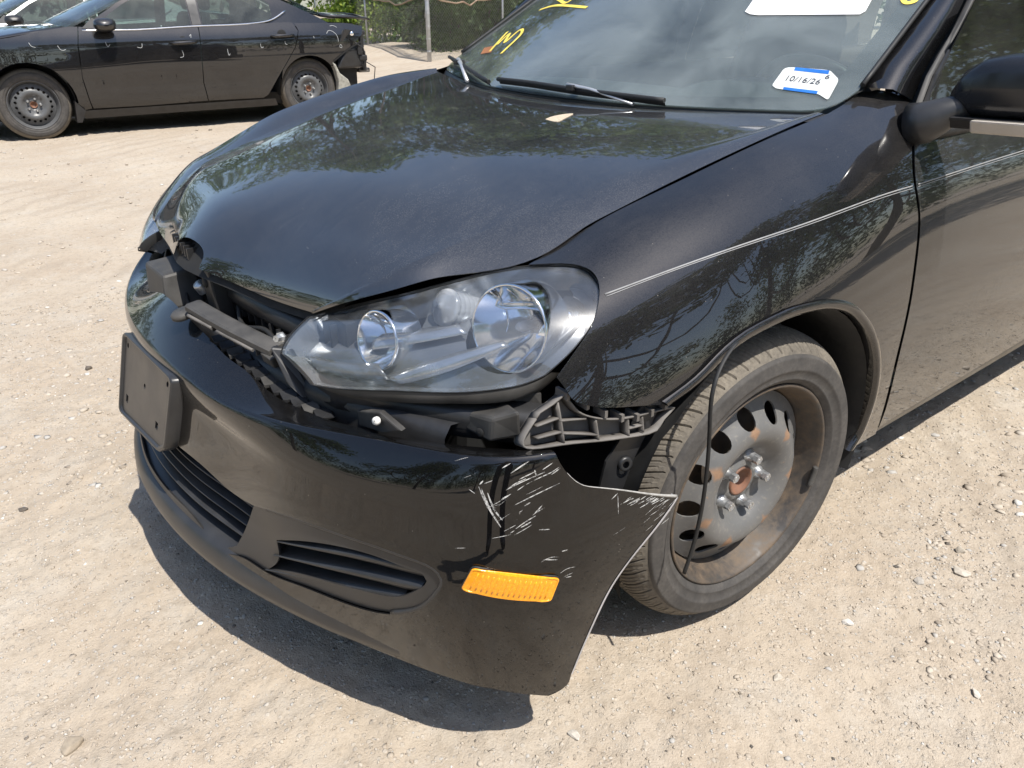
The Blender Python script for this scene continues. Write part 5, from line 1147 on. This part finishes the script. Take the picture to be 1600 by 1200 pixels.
    for sgn in (1, -1): MB().hexa([(.78, sgn*.42, .62), (.60, sgn*.80, .64), (.52, sgn*.82, .66), (.70, sgn*.42, .62)], [(.72, sgn*.42, .70), (.52, sgn*.80, .76), (.46, sgn*.80, .77), (.66, sgn*.42, .70)]).build('headlamp', M['clear'], root, bevel=.015)
    MB().hexa([(.60, -.70, .18), (-3.3, -.70, .18), (-3.3, .70, .18), (.60, .70, .18)], [(.60, -.70, .30), (-3.3, -.74, .30), (-3.3, .74, .30), (.60, .70, .30)]).build('floor_pan', M['dark'], root)
    MB().hexa([(.4, -.6, .3), (-.5, -.6, .3), (-.5, .6, .3), (.4, .6, .3)], [(.4, -.55, .75), (-.5, -.6, .88), (-.5, .6, .88), (.4, .55, .75)]).build('engine_block', M['dark'], root)
    MB().hexa([(-.5, -.70, .80), (-.95, -.70, .80), (-.95, .70, .80), (-.5, .70, .80)], [(-.5, -.68, .93), (-.9, -.66, .95), (-.9, .66, .95), (-.5, .68, .93)]).build('dashboard', M['dash'], root, bevel=.03)
    for y in (.37, -.37):
        MB().hexa([(-1.55, y-.24, .4), (-1.72, y-.24, .4), (-1.72, y+.24, .4), (-1.55, y+.24, .4)], [(-1.74, y-.20, 1.10), (-1.84, y-.20, 1.10), (-1.84, y+.20, 1.10), (-1.74, y+.20, 1.10)]).build('front_seat', M['fabric'], root, bevel=.05)
        MB().box((-1.82, y, 1.20), (.09, .24, .17)).build('headrest', M['fabric'], root, bevel=.04)
    MB().hexa([(-2.35, -.64, .4), (-2.55, -.64, .4), (-2.55, .64, .4), (-2.35, .64, .4)], [(-2.58, -.58, 1.02), (-2.68, -.58, 1.02), (-2.68, .58, 1.02), (-2.58, .58, 1.02)]).build('rear_seat', M['fabric'], root, bevel=.05)
sedan = tag(empty('wrecked_sedan', (.056, -8.012, -.012), -.0570), 'black sedan with steel wheels, chalk marks and its rear bumper torn off', 'car')
build_sedan(sedan, M['paint_sedan'], True)
wcar = tag(empty('white_sedan', (.47, -10.75, -.01), -.04), 'white sedan parked on the far side of the black sedan', 'car')
build_sedan(wcar, M['paint_white'], False)
# ================================================================ fence and planting
M['galv'] = m_plain('galvanised_tube', (.42, .43, .44), .42, metal=.6, var=.15, scale=8)
M['wire'] = m_plain('fence_wire', (.26, .26, .25), .5, metal=.6)
M['rust'] = m_plain('rusty_rail', (.26, .19, .13), .7, var=.3)
def leafmat(name, c1, c2, c3):
    t = NT(name); oi = t.N('NewGeometry').outputs['Random Per Island']
    col = t.mix(t.ramp(oi, 0, .6), c1, c2); col = t.mix(t.ramp(oi, .75, 1), col, c3)
    b = t.bsdf(Base_Color=col, Roughness=.5, Specular_IOR_Level=.35)
    tr = t.N('BsdfTranslucent', i_Color=t.mix(.5, col, (.22, .30, .03)))
    return t.done(t.N('MixShader', i_0=.28, i_1=b, i_2=tr))
M['leaf'] = leafmat('leaf_green', (.045, .095, .020), (.085, .15, .032), (.14, .19, .05))
M['leaf_dark'] = leafmat('leaf_dark', (.026, .055, .017), (.050, .090, .025), (.08, .12, .04))
M['leaf_lime'] = leafmat('leaf_lime', (.16, .25, .03), (.24, .34, .045), (.33, .40, .07))
M['bark'] = m_plain('bark', (.10, .08, .06), .9, var=.4, scale=9, bump=.4)
M['litter'] = leafmat('leaf_litter', (.13, .07, .035), (.22, .13, .07), (.30, .20, .12))
def leaves(name, lobes, n, size, mat, parent, seed, shell=.55):
    r = np.random.RandomState(seed); w = np.array([a[3]*a[4]*a[5] for a in lobes])**.75; w /= w.sum()
    k = r.choice(len(lobes), n, p=w); L = np.array(lobes)[k]
    d = r.randn(n, 3); d /= np.linalg.norm(d, axis=1)[:, None]; q = (shell+(1-shell)*r.rand(n))**.6*(1+.18*r.randn(n))
    P = L[:, :3]+d*L[:, 3:6]*q[:, None]
    a = r.randn(n, 3)+d*.6; a /= np.linalg.norm(a, axis=1)[:, None]; b = np.cross(a, r.randn(n, 3)); b /= np.linalg.norm(b, axis=1)[:, None]
    s = size*(.6+.8*r.rand(n))[:, None]; c = np.cross(a, b)
    V = np.stack([P-b*s, P+c*s*.45+a*s*.15, P+b*s, P-c*s*.45+a*s*.15], 1).reshape(-1, 3)
    V[:, 2] = np.maximum(V[:, 2], .01)
    me = bpy.data.meshes.new(name); me.vertices.add(4*n); me.vertices.foreach_set('co', V.ravel())
    me.loops.add(4*n); me.loops.foreach_set('vertex_index', np.arange(4*n)); me.polygons.add(n)
    me.polygons.foreach_set('loop_start', np.arange(0, 4*n, 4)); me.polygons.foreach_set('loop_total', np.full(n, 4)); me.update(calc_edges=True)
    return link(name, me, mat, parent)
def tree(loc, h, rad, mat, label, seed, n=9000, size=.13, trunk=.16, group=None, base=.28):
    r = np.random.RandomState(seed); t = tag(empty('tree', (loc[0], loc[1], 0)), label, 'tree', group)
    tr = MB(); pts = [(0, 0, -.1)]+[(r.uniform(-.25, .25)*k, r.uniform(-.25, .25)*k, h*(.12+.7*k)) for k in (.1, .35, .65, 1)]
    tr.tube(spline_pts(pts, 16), np.linspace(trunk, trunk*.25, 16), 9); lobes = []
    tk = tr.build('trunk', M['bark'], t)
    for q in range(9):
        z0 = h*(base+.55*r.rand()); g = q*2.4+r.rand(); ln = rad*(.45+.5*r.rand())*(1.15-.6*max(0, (z0/h-.5)*2))
        e = np.array([ln*math.cos(g), ln*math.sin(g), z0+h*.12*r.rand()+.1*h])
        MB().tube(spline_pts([(0, 0, z0*.85), e*.5+np.array([0, 0, -.03*h]), e], 8), np.linspace(trunk*.4, trunk*.08, 8), 6).build('limb', M['bark'], tk)
        rr = rad*(.30+.28*r.rand()); lobes.append((*e, rr, rr, rr*.75))
        lobes.append((*(e*np.array([.5, .5, 1])+np.array([0, 0, .08*h])), rr*.9, rr*.9, rr*.8))
    lobes.append((0, 0, h*.88, rad*.4, rad*.4, h*.12))
    leaves('crown', lobes, n, size, mat, t, seed+1); return t
def shrub(loc, rx, rz, mat, label, seed, n=5000, size=.075, group=None):
    r = np.random.RandomState(seed); t = tag(empty('shrub', (loc[0], loc[1], 0)), label, 'shrub', group)
    lobes = [(r.uniform(-.6, .6)*rx, r.uniform(-.6, .6)*rx, rz*r.uniform(.15, .75), rx*r.uniform(.35, .6), rx*r.uniform(.35, .6), rz*r.uniform(.22, .4)) for _ in range(11)]
    for q in range(5):
        g = q*1.3; MB().tube([(0, 0, -.05), (rx*.3*math.cos(g), rx*.3*math.sin(g), rz*.4), (rx*.5*math.cos(g), rx*.5*math.sin(g), rz*.8)], [.03, .02, .008], 6).build('stem', M['bark'], t)
    leaves('foliage', lobes, n, size, mat, t, seed+1, shell=.35); return t
K = np.array([-8.2, -13.45]); LINE_L = [K, np.array([-9.25, -18.2]), np.array([-10.6, -24.2])]; LINE_R = [K, np.array([-10.55, -13.95]), np.array([-15.2, -14.9]), np.array([-20.0, -15.9])]
def fence(line, label, seed, first):
    f = tag(empty('chain_link_fence', (*line[0], 0)), label, 'fence'); o = np.array([*line[0], 0.])
    for i, p in enumerate(line):
        if i == 0 and not first: continue
        r_ = .046 if i == 0 else .024
        q = np.array([*p, 0.])-o; ps = MB(); ps.tube([q+(0, 0, -.3), q+(0, 0, 2.35)], r_, 14); ps.lathe([(r_+.004, 0), (r_+.004, .02), (r_*.6, .045), (.001, .05)], o=q+(0, 0, 2.34), seg=14); po = ps.build('post', M['galv'], f)
        if i == 0:
            for z in np.linspace(.25, 2.2, 9): MB().lathe([(r_+.002, -.012), (r_+.006, -.010), (r_+.006, .010), (r_+.002, .012)], o=q+(0, 0, z), seg=14).build('tension_band', M['galv'], po)
    for a, b in zip(line[:-1], line[1:]):
        A = np.array([*a, 0.])-o; B_ = np.array([*b, 0.])-o; L = np.linalg.norm(B_-A); d = (B_-A)/L; r = np.random.RandomState(seed)
        sag = [A+d*L*t_+np.array([0, 0, 1.32-(.10+.10*r.rand())*math.sin(math.pi*t_)]) for t_ in np.linspace(0, 1, 12)] if a is line[0] else None
        MB().tube([A+(0, 0, 2.28), B_+(0, 0, 2.28)], .021, 8).build('top_rail', M['galv'], f)
        if sag: MB().tube(sag, .018, 7).build('bent_rail', M['rust'], f)
        mb = MB(); hgt = 2.2; sp = .075; nrm = np.cross(d, (0, 0, 1))
        for s_ in (1, -1):
            x = -hgt if s_ > 0 else 0.
            while x < (L if s_ > 0 else L+hgt):
                t0, t1 = (x, x+hgt) if s_ > 0 else (x, x-hgt); z0, z1 = 0., hgt
                if t0 < 0: z0 = -t0; t0 = 0
                if t1 > L: z1 = hgt-(t1-L); t1 = L
                if t0 > L: z0 = t0-L; t0 = L
                if t1 < 0: z1 = hgt+t1; t1 = 0
                if z1-z0 > .03:
                    mb.tube([A+d*t0+nrm*.004*s_+(0, 0, z0+.03), A+d*t1+nrm*.004*s_+(0, 0, z1+.03)], .0018, 3, cap=False)
                x += sp
        tag(mb.build('wire_mesh', M['wire'], f), kind='stuff')
    return f
fL = fence(LINE_L, 'chain link fence running back from the thick corner post towards the lime shrub', 3, True)
fR = fence(LINE_R, 'chain link fence in front of the dark shrubs, behind the windscreen pillar', 4, False)
MB().tube([(-.15, -.02, 0), (-2.2, -.45, 2.0)], .012, 6).build('brace', M['galv'], fL) if False else MB().tube([(.0, -.1, .9), (-.35, -.4, 2.3)], .013, 6).build('brace', M['galv'], fL)
k = 0
for (x, y, rx, rz, mt, lab, n, sz) in [
    (-9.7, -15.0, 1.0, 1.9, 'leaf_dark', 'dark shrub just behind the thick corner post of the fence', 7000, .06),
    (-11.0, -15.3, 1.2, 2.4, 'leaf_dark', 'dark shrub second along the fence from the corner post', 8000, .06),
    (-12.9, -16.0, 1.4, 2.8, 'leaf_dark', 'dark shrub third along the fence, seen beside the windscreen pillar', 7000, .07),
    (-15.0, -16.9, 1.6, 3.0, 'leaf', 'mid green shrub partly hidden by the windscreen pillar', 6000, .08),
    (-10.5, -17.6, 1.1, 2.0, 'leaf', 'mid green shrub behind the bright lime one', 6500, .06),
    (-9.9, -20.2, 1.5, 1.9, 'leaf_lime', 'bright lime green shrub above the torn tail of the black sedan', 9000, .06),
    (-11.8, -22.6, 1.7, 2.4, 'leaf_lime', 'tall lime shrub farther back along the fence', 6000, .08),
    (-13.2, -18.6, 1.8, 3.4, 'leaf_dark', 'tall dark shrub behind the others', 7000, .08),
    (-17.5, -18.5, 2.2, 3.4, 'leaf_dark', 'wide dark shrub at the right end of the fence', 6000, .1)]:
    shrub((x, y), rx, rz, M[mt], lab, 40+k*3, n, sz, 'shrubs along the fence'); k += 1
tl = tag(leaves('leaf_litter', [(-9.4, -14.6, .02, 1.3, 1.1, .05), (-11, -15, .02, 2, 1, .05), (-9.9, -17, .02, .9, 2, .05)], 2600, .055, M['litter'], None, 5), 'brown fallen leaves at the foot of the fence', 'leaf litter', kind='stuff')
for i, (x, y, h, rad, mt, lab) in enumerate([
    (-13.5, -20.5, 12.5, 4.2, 'leaf_dark', 'tall dark tree behind the fence, right of the corner post'), (-18.5, -17.5, 13.5, 4.8, 'leaf', 'broad green tree mirrored in the upper hood'),
    (-21.5, -10.5, 13.0, 4.8, 'leaf', 'green tree mirrored in the hood below the wipers'), (-23.5, -3.0, 12.0, 4.6, 'leaf_dark', 'dark tree mirrored near the left hood edge'),
    (-9.5, -27.0, 13.0, 4.8, 'leaf', 'green tree mirrored along the far edge of the hood'), (-22.0, 5.0, 11.0, 4.4, 'leaf', 'green tree far behind the hatchback')]):
    tree((x, y), h, rad, M[mt], lab, 100+7*i, n=9000, size=.20, trunk=.22, group='trees at the back of the yard')
for i, (x, y, h, rad, mt, lab) in enumerate([
    (-3.4, 10.2, 7.6, 2.7, 'leaf_dark', 'tree mirrored in the wing above the front wheel'), (-8.6, 9.8, 9.0, 3.2, 'leaf_dark', 'large tree mirrored in the wing beside the door'),
    (-14.0, 9.0, 9.0, 3.3, 'leaf', 'tree mirrored in the door window'), (3.6, 12.8, 6.6, 2.3, 'leaf_dark', 'small tree mirrored in the front of the wing'),
    (13.0, 9.0, 8.0, 2.8, 'leaf_dark', 'tree mirrored in the bumper corner'), (17.0, 1.0, 8.5, 3.2, 'leaf_dark', 'tree mirrored in the middle of the bumper'), (17.5, -8.0, 9.0, 3.4, 'leaf', 'tree mirrored in the far half of the bumper')]):
    tree((x, y), h, rad, M[mt], lab, 200+7*i, n=6000, size=.15, trunk=.17, group='trees on the near side of the yard')

r_ = np.random.RandomState(77); ring_ = []
for k in range(120):
    a = 2*math.pi*k/120+.02*r_.randn(); d_ = 44+5*r_.rand(); h_ = 8+4.5*r_.rand()
    ring_ += [(d_*math.cos(a), d_*math.sin(a), h_*.30, 2.2, 2.2, h_*.30), (d_*math.cos(a+.02), d_*math.sin(a+.02), h_*.72, 1.9, 1.9, h_*.24)]
tag(leaves('far_woods', ring_, 75000, .27, M['leaf_dark'], None, 78, shell=.2), 'dark belt of woods far round the yard', 'woods', kind='stuff')

# ================================================================ gravel and stones
def rock(seed):
    r = np.random.RandomState(seed); g = (1+5**.5)/2
    V = np.array([(-1, g, 0), (1, g, 0), (-1, -g, 0), (1, -g, 0), (0, -1, g), (0, 1, g), (0, -1, -g), (0, 1, -g), (g, 0, -1), (g, 0, 1), (-g, 0, -1), (-g, 0, 1)], float)/1.9
    F = [(0, 11, 5), (0, 5, 1), (0, 1, 7), (0, 7, 10), (0, 10, 11), (1, 5, 9), (5, 11, 4), (11, 10, 2), (10, 7, 6), (7, 1, 8), (3, 9, 4), (3, 4, 2), (3, 2, 6), (3, 6, 8), (3, 8, 9), (4, 9, 5), (2, 4, 11), (6, 2, 10), (8, 6, 7), (9, 8, 1)]
    return V*(1+.22*r.randn(12, 1)), F
def m_stone():
    t = NT('gravel_stone'); oi = t.N('NewGeometry').outputs['Random Per Island']
    c = t.mix(t.ramp(oi, 0, .5), (.34, .285, .225), (.47, .41, .335)); c = t.mix(t.ramp(oi, .6, .9), c, (.40, .38, .35)); c = t.mix(t.ramp(oi, .975, .985), c, (.60, .57, .52)); c = t.mix(t.ramp(oi, .0, .02, 1, 0), c, (.10, .09, .08))
    return t.done(t.bsdf(Base_Color=c, Roughness=.9, Specular_IOR_Level=.2))
M['stone'] = m_stone()
def scatter(name, n, sampler, smin, smax, pw, seed):
    r = np.random.RandomState(seed); x, y = sampler(r, n); s = smin+(smax-smin)*r.rand(n)**pw
    R0 = [rock(q) for q in range(6)]; F0 = np.array(R0[0][1]); kk = r.randint(0, 6, n); V0 = np.array([q[0] for q in R0])[kk]
    a = r.rand(n)*6.28; ca, sa = np.cos(a), np.sin(a); V0 = V0*np.stack([s*(.7+.6*r.rand(n)), s*(.7+.6*r.rand(n)), s*(.28+.32*r.rand(n))], 1)[:, None, :]
    X = V0[..., 0]*ca[:, None]-V0[..., 1]*sa[:, None]; Y = V0[..., 0]*sa[:, None]+V0[..., 1]*ca[:, None]
    P = np.stack([X+x[:, None], Y+y[:, None], V0[..., 2]+(terrain(x, y)-s*.05)[:, None]], -1).reshape(-1, 3)
    F = (F0[None]+np.arange(n)[:, None, None]*12).reshape(-1, 3); m = len(F)
    me = bpy.data.meshes.new(name); me.vertices.add(len(P)); me.vertices.foreach_set('co', P.ravel()); me.loops.add(3*m); me.loops.foreach_set('vertex_index', F.ravel())
    me.polygons.add(m); me.polygons.foreach_set('loop_start', np.arange(0, 3*m, 3)); me.polygons.foreach_set('loop_total', np.full(m, 3)); me.update(calc_edges=True)
    return link(name, me, M['stone'])
def near(r, n):
    x = r.uniform(-2.2, 1.9, n); y = r.uniform(-2.2, 1.75, n); return x, y
def far(r, n):
    d = 2+11*r.rand(n)**1.3; a = math.radians(-127)+r.uniform(-.75, .75, n); return 1.1+d*np.cos(a), 1.5+d*np.sin(a)
tag(scatter('gravel', 42000, near, .0010, .0058, 4.0, 11), 'fine loose gravel strewn over the sandy ground', 'gravel', kind='stuff')
tag(scatter('far_gravel', 9000, far, .004, .016, 3.0, 12), 'loose gravel on the open ground by the black sedan', 'gravel', kind='stuff')
def grains(name, n, sampler, smin, smax, seed):
    r = np.random.RandomState(seed); x, y = sampler(r, n); s = smin+(smax-smin)*r.rand(n)**2
    V0 = np.array([(1, 0, 0), (0, 1, 0), (-1, 0, 0), (0, -1, 0), (0, 0, .7), (0, 0, -.7)], float)[None]*(1+.3*r.randn(n, 6, 1))*s[:, None, None]
    a = r.rand(n)*6.28; ca, sa = np.cos(a)[:, None], np.sin(a)[:, None]
    P = np.stack([V0[..., 0]*ca-V0[..., 1]*sa+x[:, None], V0[..., 0]*sa+V0[..., 1]*ca+y[:, None], V0[..., 2]+terrain(x, y)[:, None]], -1).reshape(-1, 3)
    F0 = np.array([(0, 1, 4), (1, 2, 4), (2, 3, 4), (3, 0, 4), (1, 0, 5), (2, 1, 5), (3, 2, 5), (0, 3, 5)]); F = (F0[None]+np.arange(n)[:, None, None]*6).reshape(-1, 3); m = len(F)
    me = bpy.data.meshes.new(name); me.vertices.add(len(P)); me.vertices.foreach_set('co', P.ravel()); me.loops.add(3*m); me.loops.foreach_set('vertex_index', F.ravel())
    me.polygons.add(m); me.polygons.foreach_set('loop_start', np.arange(0, 3*m, 3)); me.polygons.foreach_set('loop_total', np.full(m, 3)); me.update(calc_edges=True)
    return link(name, me, M['stone'])
tag(grains('coarse_sand', 90000, near, .0012, .0042, 14), 'coarse sand grains over the packed dirt round the hatchback', 'sand', kind='stuff')
def churn(r, n):
    k = r.randint(0, 3, n); c = np.array([(-.50, 1.07), (-.66, .98), (-.30, 1.20)])[k]; return c[:, 0]+.085*r.randn(n), c[:, 1]+.055*r.randn(n)
tag(scatter('churned_clods', 420, churn, .0018, .0085, 2.2, 15), 'churned clods of dirt on the ground right of the front tyre', 'dirt', kind='stuff')
# larger stones that can be picked out one by one
ST = [((1.196, .337), .020, 'flat brown stone on the sand left of the bumper shadow', (.30, .25, .19)), ((.475, .872), .011, 'pale round pebble beside the lower corner of the bumper', (.50, .46, .40)),
      ((1.155, -.52), .010, 'dark clod left of the licence plate bracket', (.10, .085, .07)), ((.84, -1.33), .013, 'dark clod near the far end of the bumper', (.12, .10, .08)),
      ((-.17, 1.02), .012, 'white pebble on the ground in front of the wheel', (.62, .59, .54)), ((-.42, 1.05), .014, 'grey stone right of the tyre', (.36, .33, .29)),
      ((-.52, 1.10), .016, 'pale angular stone in the churned patch right of the tyre', (.48, .43, .36)), ((-.60, 1.06), .013, 'small angular stone touching the churned patch', (.42, .37, .30)),
      ((-.20, 1.27), .010, 'round pebble near the lower right corner', (.50, .46, .40)), ((.08, 1.02), .011, 'tan pebble just outside the tyre sidewall', (.46, .41, .34))]
for i, ((x, y), s, lab, c) in enumerate(ST):
    v, f = rock(50+i); v = v*np.array([s*1.25, s, s*.55]); mb = MB(); mb.add(v, f); o = mb.build('stone', m_plain('stone_%d' % i, c, .9, var=.25, scale=60), None, bevel=s*.12)
    o.location = (x, y, float(terrain(np.array([x]), np.array([y]))[0])+s*.2); o.rotation_euler = (0, 0, i*1.3); tag(o, lab, 'stone')
# ================================================================ the photographer, mirrored in the bumper
def person(loc, rz):
    p = tag(empty('person', (*loc, 0), rz), 'person in dark clothes standing in front of the car, mirrored in the bumper', 'person')
    J = {'pel': (0, 0, .95), 'sp': (.0, 0, 1.12), 'ch': (.01, 0, 1.30), 'nk': (.02, 0, 1.46), 'nk2': (.035, 0, 1.52), 'hd': (.05, 0, 1.60), 'tp': (.05, 0, 1.70)}
    E_ = [('pel', 'sp'), ('sp', 'ch'), ('ch', 'nk'), ('nk', 'nk2'), ('nk2', 'hd'), ('hd', 'tp')]
    R_ = {'pel': (.16, .12), 'sp': (.145, .105), 'ch': (.165, .115), 'nk': (.075, .07), 'nk2': (.055, .055), 'hd': (.085, .095), 'tp': (.06, .065)}
    for s, k in ((1, 'l'), (-1, 'r')):
        J.update({k+'sh': (.01, .19*s, 1.40), k+'el': (.10, .25*s, 1.16), k+'wr': (.30, .10*s, 1.16), k+'hn': (.36, .055*s, 1.17), k+'hip': (0, .095*s, .90), k+'kn': (.02, .11*s, .50), k+'an': (-.02, .12*s, .09), k+'to': (.13, .14*s, .045)})
        E_ += [('ch', k+'sh'), (k+'sh', k+'el'), (k+'el', k+'wr'), (k+'wr', k+'hn'), ('pel', k+'hip'), (k+'hip', k+'kn'), (k+'kn', k+'an'), (k+'an', k+'to')]
        R_.update({k+'sh': (.065, .065), k+'el': (.046, .046), k+'wr': (.032, .030), k+'hn': (.035, .022), k+'hip': (.095, .095), k+'kn': (.062, .062), k+'an': (.045, .05), k+'to': (.045, .035)})
        for q in range(5):
            nm = k+'f%d' % q; z = 1.20-.018*q if q < 4 else 1.205
            J[nm+'a'] = (.395, (.035-.006*q)*s, z) if q < 4 else (.36, .03*s, 1.215); J[nm+'b'] = (.405, (.005-.004*q)*s, z-.004) if q < 4 else (.375, .012*s, 1.225)
            E_ += [(k+'hn', nm+'a'), (nm+'a', nm+'b')]; R_[nm+'a'] = (.0095, .0095); R_[nm+'b'] = (.008, .008)
    nm = list(J); me = bpy.data.meshes.new('body'); me.from_pydata([J[n] for n in nm], [(nm.index(a), nm.index(b)) for a, b in E_], [])
    o = link('body', me, M['cloth'], p); m = o.modifiers.new('skin', 'SKIN')
    for i, n in enumerate(nm): me.skin_vertices[0].data[i].radius = R_[n]
    me.skin_vertices[0].data[0].use_root = True
    o.modifiers.new('sub', 'SUBSURF').levels = 1; o.modifiers['sub'].render_levels = 2
    MB().box((.415, 0, 1.175), (.009, .15, .072)).build('phone', M['rubber'], p, bevel=.004) if False else None
    fa = MB(); fa.lathe([(.001, -.10), (.05, -.085), (.078, -.03), (.082, .03), (.07, .075), (.04, .10), (.001, .108)], o=(.062, 0, 1.615), seg=20); fa.build('face', M['skin'], p)
    for s in (1, -1):
        MB().lathe([(.001, .006), (.010, .003), (.011, -.004)], o=(.137, .030*s, 1.625), axis=(1, .2*s, 0), seg=10).build('eye', M['rubber'], p)
        MB().lathe([(.001, .008), (.014, .006), (.022, 0), (.014, -.008)], o=(.058, .080*s, 1.615), axis=(0, s, 0), seg=12).build('ear', M['skin'], p)
    MB().tube([(.142, 0, 1.628), (.158, 0, 1.600), (.146, 0, 1.588)], [.007, .013, .006], 8).build('nose', M['skin'], p)
    MB().tube([(.134, -.022, 1.565), (.141, 0, 1.563), (.134, .022, 1.565)], [.003, .006, .003], 6).build('mouth', M['lips'], p)
    h = MB(); h.lathe([(.086, .0), (.090, .035), (.078, .082), (.045, .112), (.001, .120)], o=(.048, 0, 1.615), seg=20); h.build('hair', M['rubber'], p)
    return p
def m_cloth():
    t = NT('dark_clothing'); co = t.coord(); x, y, z = t.N('SeparateXYZ', i_0=co).outputs; n = t.noise(60, 4, .6, co)
    c = t.mix(t.ramp(z, .96, .965), (.030, .034, .050), t.mix(n, (.020, .021, .024), (.034, .035, .040)))
    c = t.mix(t.ramp(z, .085, .08), c, (.012, .012, .012)); c = t.mix(t.ramp(x, .300, .304), c, (.42, .27, .20))
    return t.done(t.bsdf(Base_Color=c, Roughness=.85))
M['cloth'] = m_cloth(); M['skin'] = m_plain('skin', (.42, .27, .20), .55, var=.06); M['lips'] = m_plain('lips', (.35, .15, .13), .5)
ph = person((1.42, 1.93), math.radians(-127.7))
